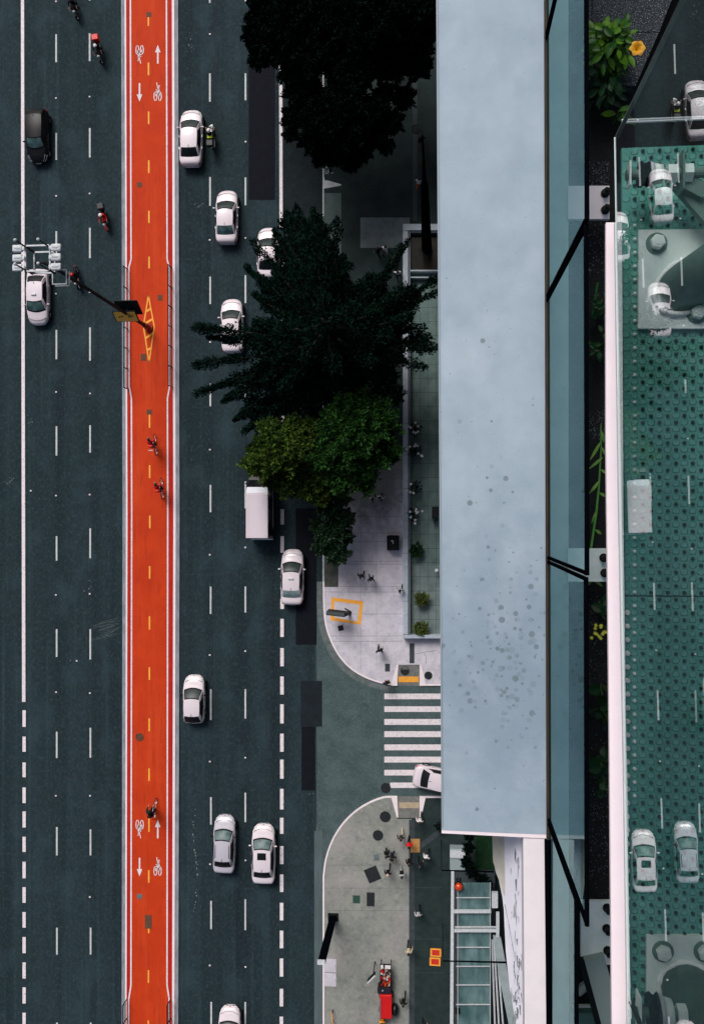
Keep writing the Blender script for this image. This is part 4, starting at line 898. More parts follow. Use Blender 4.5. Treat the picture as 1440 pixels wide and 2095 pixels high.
def conifer(base_px, tips, ztop, label, mat, dens=1.0, group='street trees', size=.20):
    b = W(*base_px, ZP); root = empty('tree', b); m = MB(); H_ = ztop
    m.tube([(0, 0, 0), (.05, .05, H_*.4), (.05, -.1, H_*.8), (0, 0, H_)], [.42, .34, .2, .05], 10)
    C = []; Dd = []
    for (tx, ty, th, fat) in tips:
        tip = W(tx, ty, th) - b; z0 = max(2.5, th - nrg.uniform(.5, 2.5)); st_ = Vector((0, 0, min(z0, H_-.6)))
        mid = (st_ + tip)/2 + Vector((nrg.uniform(-.4, .4), nrg.uniform(-.4, .4), .8)); pts = []
        for k in range(13):
            t = k/12; pts.append(st_*(1-t)**2 + mid*2*t*(1-t) + tip*t*t)
        m.tube(pts, [.12*(1-k/13)+.02 for k in range(13)], 5)
        L = (tip-st_).length; n = int(L*300*dens*fat)
        t = nrg.beta(1.6, 1.0, n)
        P = np.array([list(p) for p in pts]); ti = t*12; i0 = np.clip(ti.astype(int), 0, 11); fr = (ti-i0)[:, None]
        cen = P[i0]*(1-fr) + P[i0+1]*fr; tg = P[i0+1]-P[i0]; tg /= np.linalg.norm(tg, axis=1)[:, None]
        wob = 1 + .38*np.sin(t*20 + nrg.uniform(0, 6)) ; rad = (.24 + .75*fat*np.clip(1-t, 0, 1)**.5)*wob
        off = nrg.normal(0, 1, (n, 3)); off /= np.linalg.norm(off, axis=1)[:, None]; off *= (nrg.uniform(.15, 1, n)**.6*rad)[:, None]
        C.append(cen + off); Dd.append(tg*.9 + off*1.2)
    for (x, y, rp, h) in FILL:
        c = np.array(list(W(x, y, h) - b)); r_ = rp/PXM(x, y, h); n = int(rp*rp*1.15); q = nrg.normal(0, 1, (n, 3)); q /= np.linalg.norm(q, axis=1)[:, None]
        lump = .8 + .3*np.sin(q[:, 0]*7+x)*np.sin(q[:, 1]*7+y); C.append(c + q*(r_*lump*nrg.uniform(.3, 1, n)**.5)[:, None]*np.array([1, 1, .5])); Dd.append(q)
    m.build('trunk', bark, root, True); C = np.concatenate(C); Dd = np.concatenate(Dd)
    leaf_mesh('crown', C, Dd, size, [mat], root, .55)
    return tag(root, label, 'tree', group)
TIPS = []
for (x, y, h, f) in [(398, 668, 8.5, .75), (425, 690, 8, .7), (396, 748, 8, .7), (402, 806, 7, .62), (430, 795, 7, .6), (461, 812, 6.5, .6), (455, 822, 7, .75), (478, 860, 7, .8), (498, 885, 6.5, .8), (530, 880, 7, .9),
                   (515, 492, 9, .55), (503, 545, 9, .6), (528, 560, 10, .8), (518, 600, 10, .8), (520, 660, 11, .9), (510, 700, 11, .9), (560, 470, 11, .8), (585, 432, 10.5, .8), (606, 420, 10, .6), (640, 425, 10, .65), (655, 450, 10, .7), (690, 447, 9.5, .6), (664, 480, 9.5, .7),
                   (702, 520, 9, .7), (698, 560, 10, .9), (722, 590, 10, 1.0), (760, 575, 10, 1.0), (790, 560, 9, .75), (836, 490, 9, .34), (822, 500, 9, .4), (815, 610, 10, 1.0), (850, 585, 10, .8), (892, 570, 9.5, .6), (892, 600, 9.5, .5), (840, 650, 10, .9), (868, 670, 9, .6), (893, 712, 9, .75), (880, 690, 9, .6), (872, 752, 8.5, .6), (830, 740, 9.5, .9),
                   (812, 775, 8.5, .7), (775, 780, 8.5, .8), (730, 785, 8.5, .8), (690, 795, 8.5, .9), (645, 815, 8, .9), (600, 840, 7, .8), (555, 850, 6.8, .8), (575, 800, 11, 1.1), (540, 780, 10, 1.0), (520, 755, 9.5, .9), (500, 780, 8.5, .8),
                   (600, 540, 13, 1.1), (640, 520, 13, 1.1), (590, 610, 13, 1.1), (570, 680, 13, 1.1), (620, 740, 14, 1.1), (700, 650, 15, 1.1), (660, 600, 15, 1.1), (740, 680, 13.5, 1.1), (760, 740, 13, 1.1), (690, 760, 14, 1.1), (640, 680, 15.5, 1.1), (780, 640, 12, 1.1), (720, 620, 13, 1.1), (670, 500, 12, 1.0), (620, 480, 12, 1.0), (560, 740, 11, 1.0), (800, 690, 11.5, 1.1)]:
    TIPS.append((x, y, h, f))
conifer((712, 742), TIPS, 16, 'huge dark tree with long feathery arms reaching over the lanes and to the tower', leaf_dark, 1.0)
def canopy(base_px, blobs, label, mat, zc, n_per, group='street trees', size=.30, name='crown', aspect=.55, rosette=0, gloss=None):
    "leaf clumps on blobs (px, py, r_px, height); rosette > 0 groups leaves in whorls"
    b = W(*base_px, ZP); root = empty('tree', b); m = MB(); C = []; Dd = []
    m.tube([(0, 0, 0), (.08, .02, zc*.5), (0, 0, zc)], [.28, .22, .10], 9)
    for (x, y, rp, h) in blobs:
        c = W(x, y, h) - b; r_ = rp/PXM(x, y, h); m.tube([(0, 0, zc*.45), c*.5 + Vector((0, 0, zc*.22)), c], [.12, .08, .03], 5)
        n = int(n_per*rp*rp/900)
        cc = np.array(list(c))
        if rosette:
            nw = max(6, n//rosette); q = nrg.normal(0, 1, (nw, 3)); q /= np.linalg.norm(q, axis=1)[:, None]; q[:, 2] = np.abs(q[:, 2])*np.where(nrg.rand(nw) < .85, 1, -1)
            lump = .82 + .18*np.sin(q[:, 0]*5+x) + .12*np.sin(q[:, 1]*7+y)
            lump = .72 + .3*np.sin(q[:, 0]*6+x)*np.sin(q[:, 1]*6.5+y) + .22*np.sin(q[:, 0]*13+y); wc = cc + q*(r_*lump*nrg.uniform(.62, 1.14, nw))[:, None]*np.array([1, 1, .75])
            k = nrg.randint(0, nw, n); a = nrg.uniform(0, 2*math.pi, n); d = np.stack([np.cos(a), np.sin(a), nrg.uniform(-.1, .7, n)], 1) + q[k]*.45
            d /= np.linalg.norm(d, axis=1)[:, None]; C.append(wc[k] + d*size*.55); Dd.append(d)
        else:
            q = nrg.normal(0, 1, (n, 3)); q /= np.linalg.norm(q, axis=1)[:, None]; rr = nrg.uniform(.2, 1, n)**.45
            lump = .74 + .26*np.sin(q[:, 0]*6+x)*np.sin(q[:, 1]*6+y) + .12*np.sin(q[:, 0]*15+y)*np.sin(q[:, 1]*13)
            C.append(cc + q*(r_*lump*rr)[:, None]*np.array([1, 1, .6])); Dd.append(q)
    m.build('trunk', bark, root, True); C = np.concatenate(C); Dd = np.concatenate(Dd)
    leaf_mesh(name, C, Dd, size, [mat], root, aspect, jitter=.25 if rosette else .6)
    return tag(root, label, 'tree', group)
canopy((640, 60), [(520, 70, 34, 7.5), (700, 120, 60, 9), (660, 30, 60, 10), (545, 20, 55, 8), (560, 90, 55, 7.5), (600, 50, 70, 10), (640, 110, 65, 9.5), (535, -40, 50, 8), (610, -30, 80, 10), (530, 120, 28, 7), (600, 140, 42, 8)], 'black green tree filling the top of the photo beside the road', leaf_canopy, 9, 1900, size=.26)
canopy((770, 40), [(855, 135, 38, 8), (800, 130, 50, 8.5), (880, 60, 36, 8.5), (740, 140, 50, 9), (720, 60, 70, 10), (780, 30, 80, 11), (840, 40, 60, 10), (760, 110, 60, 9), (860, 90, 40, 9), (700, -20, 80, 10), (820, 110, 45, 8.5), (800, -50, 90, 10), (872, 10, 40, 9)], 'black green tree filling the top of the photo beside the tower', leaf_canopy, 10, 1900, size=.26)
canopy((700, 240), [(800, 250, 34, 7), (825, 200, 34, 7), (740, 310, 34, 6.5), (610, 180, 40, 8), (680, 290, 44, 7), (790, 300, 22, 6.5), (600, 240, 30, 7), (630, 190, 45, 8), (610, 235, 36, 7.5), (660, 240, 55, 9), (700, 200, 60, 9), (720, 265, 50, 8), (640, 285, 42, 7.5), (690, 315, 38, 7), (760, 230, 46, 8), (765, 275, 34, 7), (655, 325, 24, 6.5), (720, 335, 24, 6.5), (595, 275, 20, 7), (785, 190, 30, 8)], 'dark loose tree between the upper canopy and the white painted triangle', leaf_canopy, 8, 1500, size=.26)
canopy((742, 900), [(735, 885, 62, 9.6), (700, 852, 42, 9), (772, 862, 42, 9), (762, 925, 44, 8.6), (700, 925, 46, 8.6), (735, 832, 34, 9.2), (735, 958, 38, 8), (785, 898, 30, 8.2), (680, 885, 34, 8.8), (670, 930, 34, 8.4), (700, 980, 34, 7.6), (745, 985, 26, 7.4), (800, 930, 22, 7.8)], 'round bright green tree with star shaped leaf tufts at the planter wall', leaf_green, 8.5, 2100, size=.36, aspect=.32, rosette=13)
canopy((600, 955), [(570, 925, 50, 8), (535, 950, 34, 7), (560, 890, 36, 7.8), (610, 915, 42, 8), (600, 975, 40, 5.8), (640, 985, 36, 5.6), (530, 920, 24, 5.6), (560, 980, 26, 5.3), (640, 935, 40, 6.3), (655, 1010, 26, 5.2), (640, 890, 38, 7.4), (620, 1000, 24, 5.4), (670, 960, 34, 6.4), (518, 945, 18, 6), (600, 880, 30, 7.4)], 'yellowish green tree overhanging the nose of the van', leaf_yell, 6, 1900, size=.33, aspect=.34, rosette=12)
canopy((682, 1085), [(680, 1090, 42, 3.6), (650, 1075, 22, 3.2), (690, 1130, 34, 3.2), (660, 1115, 28, 3.0), (705, 1060, 30, 3.6), (672, 1040, 34, 4.2), (705, 1100, 24, 3.0), (680, 1000, 30, 4.8), (700, 1020, 24, 4.4)], 'low dark shrubby tree with small glinting leaves at the tree pit', leaf_shrub, 3.4, 3400, size=.19, aspect=.5)
def bush(px, py, r, h, mat, label, n=900, size=.16, group='shrubs in the planter', flowers=0, z=.1):
    b = W(px, py, z); root = empty('shrub', b); m = MB()
    rr = r/PXM(px, py, h)
    for k in range(7):
        a = k*.9; m.tube([(0, 0, 0), (rr*.3*math.cos(a), rr*.3*math.sin(a), h*.5), (rr*.6*math.cos(a), rr*.6*math.sin(a), h*.9)], [.04, .03, .01], 5)
    m.build('stem', bark, root)
    q = nrg.normal(0, 1, (n, 3)); q /= np.linalg.norm(q, axis=1)[:, None]; q[:, 2] = np.abs(q[:, 2]); lump = .8+.25*np.sin(q[:, 0]*7+px)*np.sin(q[:, 1]*6+py)
    C = q*(rr*lump*nrg.uniform(.35, 1, n)**.5)[:, None]*np.array([1, 1, .8]) + np.array([0, 0, h*.5])
    leaf_mesh('foliage', C, q+np.array([0, 0, .5]), size, [mat], root, .4)
    if flowers:
        f = MB()
        for k in range(flowers):
            a, d = rng.uniform(0, 6.28), rr*rng.uniform(.4, 1.15)
            for t in range(5): f.ball((d*math.cos(a)+.06*math.cos(t*1.257), d*math.sin(a)+.06*math.sin(t*1.257), h*.5+rr*.8), .045, 6, (1, 1, .3))
        f.build('blossom', CL['white'], root)
    return tag(root, label, 'shrub', group)
for (x, y, r, n, mat, fl, lab) in [(850, 880, 18, 260, leaf_canopy, 7, 'sparse white flowered shrub, topmost in the planter'), (849, 922, 18, 280, leaf_canopy, 8, 'sparse white flowered shrub, second from the top in the planter'), (851, 997, 17, 280, leaf_canopy, 4, 'sparse dark shrub with few white flowers mid planter'),
                                (846, 1052, 18, 280, leaf_canopy, 9, 'white flowered shrub leaning over the planter coping'), (852, 1124, 19, 1100, leaf_green, 0, 'dense green shrub above the tiled end of the planter'), (862, 1224, 19, 1300, leaf_lime, 0, 'yellow green round shrub, upper one on the tiles'), (860, 1283, 20, 1400, leaf_lime, 0, 'yellow green round shrub in the lower corner of the planter')]:
    bush(x, y, r, 1.3, mat, lab, n, flowers=fl)

# ------------------------------------------------------------------ planter, pool, obelisk and street furniture
ZC = .95
pl_root = empty('planter', W(830, 900, 0)); o0 = pl_root.location
coping_m = pm('planter_coping', srgb(178, 188, 198), .7, col2=srgb(160, 170, 182), scale=3)
inner_m = pm('planter_rim', srgb(108, 118, 124), .7)
def loc(v, o=o0): return v - o
def pbox(px0, py0, px1, py1, z0, z1, mat, name, root, orig):
    m = MB(); m.prism([loc(W(*p, z1), orig) for p in ((px0, py0), (px1, py0), (px1, py1), (px0, py1))], z0-orig.z, z1-orig.z); return m.build(name, mat, root)
pbox(824, 472, 834.5, 1298, -.02, ZC, coping_m, 'side_wall', pl_root, o0); pbox(824, 458, 960, 470.8, -.02, ZC, coping_m, 'upper_wall', pl_root, o0); pbox(824, 1299, 960, 1306, -.02, ZC, coping_m, 'lower_wall', pl_root, o0)
pbox(836.2, 473, 839, 1298, -.02, ZC-.12, inner_m, 'inner_rim', pl_root, o0); pbox(838.9, 472, 960, 475.5, -.02, ZC-.14, inner_m, 'inner_rim', pl_root, o0); pbox(839.4, 552, 960, 555, -.02, ZC-.12, coping_m, 'cross_wall', pl_root, o0); pbox(839.4, 566, 960, 568.5, -.02, ZC-.25, coping_m, 'cross_wall', pl_root, o0)
m = MB()
for y in (590, 700, 866, 1000, 1132, 1230): m.pxl([(823.5, y), (835, y)], .8, ZC+.004)
for k in range(len(m.v)): m.v[k] = tuple(Vector(m.v[k]) - o0)
m.build('coping_joint', joint_m, pl_root)
tag(pl_root, 'long low planter with pale stone coping beside the tower', 'planter')
m = MB(); m.px(834, 556, 960, 1300, .16); struct(m.build('planter_floor', pm('planter_tile', srgb(112, 134, 130), .88, col2=srgb(84, 106, 102), scale=.9)))
m = MB()
for y in range(600, 1300, 29): m.pxl([(838, y), (940, y)], .6, .168)
for x in (859, 876, 892): m.pxl([(x, 600), (x, 1300)], .5, .168)
struct(m.build('planter_floor_joint', pm('tile_joint', srgb(40, 48, 48), .9)))
m = MB(); m.px(838, 1157, 960, 1300, .164); struct(m.build('pale_planter_tiles', pm('planter_tile_pale', srgb(122, 138, 138), .85, col2=srgb(98, 114, 112), scale=1.2)))
m = MB(); m.px(838, 473, 960, 552, .17); struct(m.build('dark_pool', pm('pool_water', srgb(22, 24, 20), .15, col2=srgb(38, 34, 20), scale=.6, spec=.3)))
o = empty('obelisk', W(873, 512, .06)); b = .36
m = MB()
def frust(m, r0, z0, r1, z1, dx=0):
    vs = [(s*r0, t*r0, z0) for s, t in ((1, 0), (0, 1), (-1, 0), (0, -1))] + [(s*r1, t*r1, z1) for s, t in ((1, 0), (0, 1), (-1, 0), (0, -1))]
    m.add(vs, [(3, 2, 1, 0), (4, 5, 6, 7)] + [(i, (i+1) % 4, 4+(i+1) % 4, 4+i) for i in range(4)])
frust(m, .40, 0, .22, 14.5); m.build('shaft', gasket, o); m = MB(); frust(m, .14, 14.5, .01, 22.0); m.build('spire', gasket, o); m = MB(); frust(m, .75, 0, .7, .12); m.build('foot', steel_dark, o)
tag(o, 'tall black needle obelisk rising from the dark pool', 'obelisk')
# yellow frame on the pavement
m = MB(); F = [(678, 1222), (743, 1230), (738, 1278), (676, 1269)]; I = [(684, 1230), (735.5, 1237), (731, 1272), (683, 1263)]
for k in range(4):
    a, b_, c, d = F[k], F[(k+1) % 4], I[(k+1) % 4], I[k]; m.sheet([W(*a, ZP+.006), W(*b_, ZP+.006), W(*c, ZP+.006), W(*d, ZP+.006)], ZP+.006)
struct(m.build('yellow_paving_frame', yellow))
def rel(root, v): return v - root.location
o = empty('bus_stop_panel', W(713, 1253, ZP)); c = rel(o, W(687, 1256, 2.6)); 
m = MB(); m.rbox((c.x, c.y, 1.85), (1.42, .34, 1.35), .04, R(-6)); f = m.build('panel_case', steel_dark, o)
m = MB(); m.box((c.x, c.y+.02, 2.535), (1.3, .26, .02), R(-6)); m.build('panel_top', pm('zinc', srgb(62, 72, 74), .7), o)
m = MB(); m.tube([(0, 0, 0), (-.05, -.02, 1.5), (c.x+.3, c.y, 1.9)], [.14, .12, .12], 8); m.build('post', steel_dark, o)
m = MB(); m.tube([(-.3, .32, .03), (.2, .05, .05), (.1, -.25, .05)], .05, 6); m.build('foot_bar', steel_dark, o)
m = MB(); m.box((c.x+.38, c.y-.2, 2.2), (.3, .03, .22), R(-6)); m.build('notice', plate_m, o)
tag(o, 'black information panel on a post over the yellow frame', 'information panel')
o = empty('pylon', W(681.5, 1876, ZP), R(1))
m = MB(); m.box((0, 0, 3.5), (.50, .30, 7.0)); m.build('shaft', gasket, o); m = MB(); m.box((-.03, -.02, 7.06), (.54, .32, .12)); m.build('cap', steel_white, o); m = MB(); m.box((0, 0, .05), (.8, .6, .1)); m.build('foot', steel_dark, o)
tag(o, 'tall black pylon with a white cap beside the lower kerb', 'pylon')
o = empty('cabinet', W(804, 1110, ZP)); m = MB(); m.rbox((0, 0, .52), (.86, 1.12, 1.04), .03); m.build('case', pm('cabinet_black', srgb(22, 25, 28), .8, spec=.15), o)
m = MB(); m.box((0, .0, 1.055), (.82, .04, .02)); m.build('lid_seam', trim, o); m = MB()
for y in (-.5, -.1, .1, .45): m.cyl((.46, y, .9), .05, .1, 8, (1, 0, 0))
m.build('hinge', trim, o); m = MB(); m.tube([(-.08, .14, 1.06), (-.02, .2, 1.12), (.05, .14, 1.12), (.04, -.05, 1.07)], .035, 6); m.build('handle', CL['white'], o)
tag(o, 'black box cabinet standing on the pale pavement near the planter', 'cabinet')
o = empty('equipment_box', W(890, 1048, .1)); m = MB(); m.rbox((0, 0, .4), (.5, .85, .8), .03); m.build('case', steel_dark, o); m = MB(); m.tube([(.1, -.5, .1), (-.05, -.8, .05), (.0, -1.3, .05), (.15, -1.25, .05), (.16, -.9, .05)], .03, 6); m.build('cable', steel_dark, o); tag(o, 'black equipment box with a looped cable in the planter beside the tower', 'equipment box')
o = empty('globe_lamp', W(893, 1166, .1)); m = MB(); m.tube([(0, 0, 0), (0, 0, .7)], .05, 8); m.build('stem', steel_dark, o); m = MB(); m.ball((0, 0, .85), .17, 12); m.build('globe', steel_white, o, True); tag(o, 'small white globe lamp at the tiled end of the planter', 'lamp')
# vendor's stall, cart and things on it
o = empty('vendor_stall', W(790, 1984, ZP)); m = MB(); m.box((0, 0, .82), (.86, 1.72, .05)); m.build('table_top', pm('stall_cloth', srgb(28, 24, 30), .8), o)
m = MB()
for s_ in (-1, 1):
    m.box((s_*.41, 0, .86), (.04, 1.72, .08)); m.box((0, s_*.84, .86), (.82, .04, .08))
m.build('tray_edge', steel_dark, o)
for sx in (-1, 1):
    for sy in (-1, 1): m = MB(); m.tube([(sx*.38, sy*.8, 0), (sx*.38, sy*.8, .8)], .03, 6); m.build('leg', steel_dark, o)
tag(o, 'dark vendor table crowded with small bright goods', 'stall'); stall = o.location.copy()
r4 = random.Random(5); pal = [('white', 'white'), ('red', 'red'), ('orange', 'orange'), ('beige', 'beige'), ('grey', 'grey'), ('dkred', 'dark red')]; k = 0
for iy in range(11):
    for ix in range(5):
        if r4.random() < .18 or iy > 9: continue
        cname, cl = pal[r4.choice([0, 0, 1, 1, 4, 3, 5, 2]) if iy > 2 else r4.choice([2, 2, 1, 0, 2])]
        m = MB(); rr = r4.uniform(.035, .06)
        if r4.random() < .6: m.tube([(0, 0, 0), (0, 0, .16), (0, 0, .2), (0, 0, .26)], [rr, rr, rr*.45, rr*.4], 10); nm = 'bottle'
        else: m.rbox((0, 0, .05), (rr*2.2, rr*2.6, .1), .012); nm = 'packet'
        q = m.build(nm, CL[cname], None); q.location = stall + Vector((-.32 + ix*.16 + r4.uniform(-.04, .04), -.74 + iy*.145 + r4.uniform(-.04, .04), .85))
        tag(q, 'small %s %s among the goods on the dark vendor table' % (cl, nm), nm, 'goods on the vendor table')
for (dx, dy, w_, nm) in ((-.27, .70, .2, 'left white carton at the upper end of the vendor table'), (.17, .69, .44, 'wide white carton at the upper end of the vendor table')):
    m = MB(); m.rbox((0, 0, .1), (w_, .22, .2), .015); m.box((0, 0, .203), (.03, .2, .006)); q = m.build('carton', CL['white']); q.location = stall + Vector((dx, dy, .85)); tag(q, nm, 'carton')
o = empty('cool_box', W(787, 2015, ZP)); m = MB(); m.rbox((0, 0, .42), (1.0, .44, .84), .04); m.build('case', pm('cool_box_navy', srgb(24, 24, 36), .5), o); m = MB(); m.rbox((0, 0, .86), (1.02, .46, .06), .02); m.build('lid', pm('cool_box_lid', srgb(30, 28, 40), .5), o); m = MB(); m.box((-.12, .02, .90), (.16, .07, .02), R(35)); m.build('sticker', CL['lgrey'], o); tag(o, 'dark cool box between the vendor table and the red cart', 'cool box')
o = empty('red_cart', W(790, 2046, ZP)); m = MB(); m.rbox((0, 0, .62), (.92, 1.78, .66), .04); m.build('body', BOXR, o); m = MB(); m.rbox((.02, -.03, .97), (.90, 1.72, .05), .015); m.build('lid', pm('cart_lid', srgb(206, 20, 18), .45), o)
m = MB(); m.tube([(-.38, -.8, 1.02), (-.38, .62, 1.02)], .05, 8); m.build('rail', chrome, o)
for sx in (-1, 1):
    for y in (-.6, .6): m = MB(); m.ring((0, 0, 0), .16, .05, (1, 0, 0), 16, 6); q = m.build('wheel', tyre_m, o); q.location = (sx*.5, y, .2)
m = MB(); m.tube([(-.35, -.88, .8), (-.35, -1.1, .95), (.35, -1.1, .95), (.35, -.88, .8)], .025, 6); m.build('push_handle', steel_dark, o); tag(o, 'bright red vendor cart at the bottom of the pavement', 'cart')
o = empty('waste_sack', W(808, 2060, ZP)); m = MB(); m.ball((0, 0, .4), .36, 12, (.8, 1.4, 1.1)); m.tube([(0, 0, .75), (0, .02, .9)], [.12, .05], 8); m.build('sack', pm('sack_black', srgb(16, 17, 18), .4, bump=.5, bscale=6), o, True); tag(o, 'black sack beside the red cart', 'sack')
o = empty('pole_sign', W(767, 1967, ZP), R(0)); m = MB(); m.tube([(0, 0, 0), (0, 0, 2.5)], .04, 6); m.build('post', steel_dark, o); m = MB(); m.box((-.12, -.1, 2.2), (.82, .06, .62), R(46)); q = m.build('board', steel_dark, o); m = MB(); m.box((-.12, -.1, 2.53), (.84, .09, .04), R(46)); m.build('board_top', steel_white, q); tag(o, 'small sign on a thin post left of the vendor table', 'sign')
o = empty('barrier', W(681, 2076, ZP)); m = MB(); m.box((0, 0, .5), (.06, .85, .14), R(8)); m.build('rail', yellow, o)
for s_ in (-1, 1): m = MB(); m.tube([(0, s_*.38, 0), (0, s_*.38, .5)], .04, 6); m.build('leg', steel_dark, o)
tag(o, 'low yellow rail near the bottom of the pavement', 'barrier')
for (y, lab) in ((1949, 'upper red mat with a yellow border on the dark pavement'), (1967.5, 'lower red mat with a yellow border on the dark pavement')):
    x = 891 if y < 1960 else 889.5; s_ = PXM(x, y); o = empty('floor_mat', W(x, y, ZP+.02), R(-1)); m = MB(); m.box((0, 0, 0), (22/s_, 17/s_, .024)); m.build('border', yellow, o); m = MB(); m.box((0, 0, .014), (15.5/s_, 11/s_, .012)); m.build('centre', pm('mat_red', srgb(206, 44, 24), .8), o); tag(o, lab, 'mat', 'mats on the dark pavement')
bush(900, 1685, 14, 1.0, leaf_canopy, 'dark leafy plant peeping from under the tower ledge by the ramp', 300, group='plants below the tower')

# ------------------------------------------------------------------ the tower: parapet, glass balustrade, trench, gangway
ZS = CAM_H - 5.7                                   # top of the parapet slab
def X_at(p0, p1, y):                               # straight world line through two points, x at y
    return p0.x + (p1.x-p0.x)*(y-p0.y)/(p1.y-p0.y)
SL0, SL1 = W(892, 0, ZS), W(903, 1700, ZS); SR0, SR1 = W(1113.5, 0, ZS), W(1118, 1700, ZS)
YE = W(1010, 1700, ZS).y
tower = empty('office_tower', (0, 0, 0))
m = MB(); m.box((20.15, YE+.06+22, (ZS-.9)/2), (40, 44, ZS-.9)); m.box((26, YE-25, (ZS-1.6)/2), (36, 49.9, ZS-1.6)); m.build('wall', tower_m, tower)
for k in range(17):
    m = MB(); m.box((.14, YE+22.2, 5.2+k*3.5), (.04, 43, 1.7)); 
    for j in range(12): m.box((.115, YE+1.6+j*3.7, 5.2+k*3.5), (.03, .08, 1.7), mi=1)
    m.build('window', [tower_glass, steel_dark], tower)
slab2 = slab_m
# round rain stains: clustered spots of many sizes
def spots(scale, rmin, rmax, mask, dens):
    def f(t):
        N = t.nodes.new; L = t.links.new; tc = N('ShaderNodeTexCoord'); mp = N('ShaderNodeMapping'); mp.inputs['Scale'].default_value = (1, 1, 0); L(tc.outputs['Object'], mp.inputs[0])
        v = N('ShaderNodeTexVoronoi'); v.inputs['Scale'].default_value = scale; v.inputs['Randomness'].default_value = 1.0; L(mp.outputs[0], v.inputs['Vector'])
        sp = N('ShaderNodeSeparateColor'); L(v.outputs['Color'], sp.inputs[0])
        rad = N('ShaderNodeMapRange'); rad.inputs[3].default_value = rmin; rad.inputs[4].default_value = rmax; L(sp.outputs[0], rad.inputs[0])
        lt = N('ShaderNodeMath'); lt.operation = 'LESS_THAN'; L(v.outputs['Distance'], lt.inputs[0]); L(rad.outputs[0], lt.inputs[1])
        gt = N('ShaderNodeMath'); gt.operation = 'GREATER_THAN'; L(sp.outputs[1], gt.inputs[0])
        d = N('ShaderNodeVectorMath'); d.operation = 'DISTANCE'; mq = N('ShaderNodeMapping'); mq.inputs['Location'].default_value = (-mask[0], -mask[1], 0); mq.inputs['Scale'].default_value = (1/mask[2], 1/mask[3], 0)
        mq.vector_type = 'POINT'; mq.inputs['Location'].default_value = (-mask[0]/mask[2], -mask[1]/mask[3], 0); L(tc.outputs['Object'], mq.inputs[0]); L(mq.outputs[0], d.inputs[0]); d.inputs[1].default_value = (0, 0, 0)
        th = N('ShaderNodeMapRange'); th.inputs[1].default_value = 0; th.inputs[2].default_value = 1; th.inputs[3].default_value = 1-dens; th.inputs[4].default_value = 1.0; L(d.outputs['Value'], th.inputs[0]); L(th.outputs[0], gt.inputs[1])
        mu = N('ShaderNodeMath'); mu.operation = 'MULTIPLY'; L(lt.outputs[0], mu.inputs[0]); L(gt.outputs[0], mu.inputs[1])
        am = N('ShaderNodeMath'); am.operation = 'MULTIPLY'; L(mu.outputs[0], am.inputs[0]); 
        ar = N('ShaderNodeMapRange'); ar.inputs[3].default_value = .2; ar.inputs[4].default_value = .8; L(sp.outputs[2], ar.inputs[0]); L(ar.outputs[0], am.inputs[1]); return am.outputs[0]
    return f
sc_ = W(1035, 1345, ZS)
def slab_dark_area(t):  # soft noisy darker area over the lower slab
    N = t.nodes.new; L = t.links.new; tc = N('ShaderNodeTexCoord'); mq = N('ShaderNodeMapping'); mq.inputs['Scale'].default_value = (1/.75, 1/1.25, 0); mq.inputs['Location'].default_value = (-sc_.x/.75, -(sc_.y-.1)/1.25, 0)
    L(tc.outputs['Object'], mq.inputs[0]); ln = N('ShaderNodeVectorMath'); ln.operation = 'LENGTH'; L(mq.outputs[0], ln.inputs[0]); nz = N('ShaderNodeTexNoise'); nz.inputs['Scale'].default_value = 5; nz.inputs['Detail'].default_value = 8; nz.inputs['Roughness'].default_value = .7
    L(tc.outputs['Object'], nz.inputs['Vector']); ad = N('ShaderNodeMath'); ad.operation = 'MULTIPLY_ADD'; L(nz.outputs[0], ad.inputs[0]); ad.inputs[1].default_value = 1.3; L(ln.outputs['Value'], ad.inputs[2])
    mr = N('ShaderNodeMapRange'); mr.interpolation_type = 'SMOOTHSTEP'; mr.inputs[1].default_value = .8; mr.inputs[2].default_value = 1.7; mr.inputs[3].default_value = .75; mr.inputs[4].default_value = 0; L(ad.outputs[0], mr.inputs[0]); return mr.outputs[0]
mixin(slab_m, slab_dark_area, srgb(132, 150, 166))
mixin(slab_m, fac_noise(7, (1, .6, 1), .52, .74, .4, (3, 8, 0), 8), srgb(146, 162, 176))
mixin(slab_m, fac_noise(1.1, (1, .5, 1), .5, .75, .45, (3, 0, 0)), srgb(166, 180, 190))
mixin(slab_m, fac_noise(2.2, (1, .8, 1), .55, .8, .5, (8, 5, 0)), srgb(196, 206, 218))
mixin(slab_m, spots(24, .12, .46, (sc_.x-.02, sc_.y, .52, .75), 1.0), srgb(106, 122, 130))
mixin(slab_m, spots(17, .10, .40, (sc_.x, sc_.y, .46, .62), 1.0), srgb(98, 114, 121))
mixin(slab_m, spots(14, .08, .26, (sc_.x, sc_.y+.4, .7, 2.1), .40), srgb(104, 119, 127))
mixin(slab_m, spots(20, .14, .48, (sc_.x+.08, sc_.y-.12, .30, .40), 1.0), srgb(108, 124, 129))
mixin(slab_m, spots(70, .06, .2, (sc_.x, sc_.y+1.2, .8, 4.0), .12), srgb(60, 70, 78))
mixin(slab_m, fac_noise(55, (1, 1, 1), .68, .74, .5, (1, 1, 0), 3), srgb(150, 164, 176))
mixin(slab_m, spots(30, .05, .16, (sc_.x, sc_.y+.6, .7, 3.0), .22), srgb(84, 96, 106))
y_t = 14.0
def q4(l0, l1, r0, r1, ya, yb): return [(X_at(l0, l1, ya), ya), (X_at(r0, r1, ya), ya), (X_at(r0, r1, yb), yb), (X_at(l0, l1, yb), yb)]
bot = [W(903, 1698, ZS), W(1010, 1703, ZS), W(1118, 1707, ZS)]
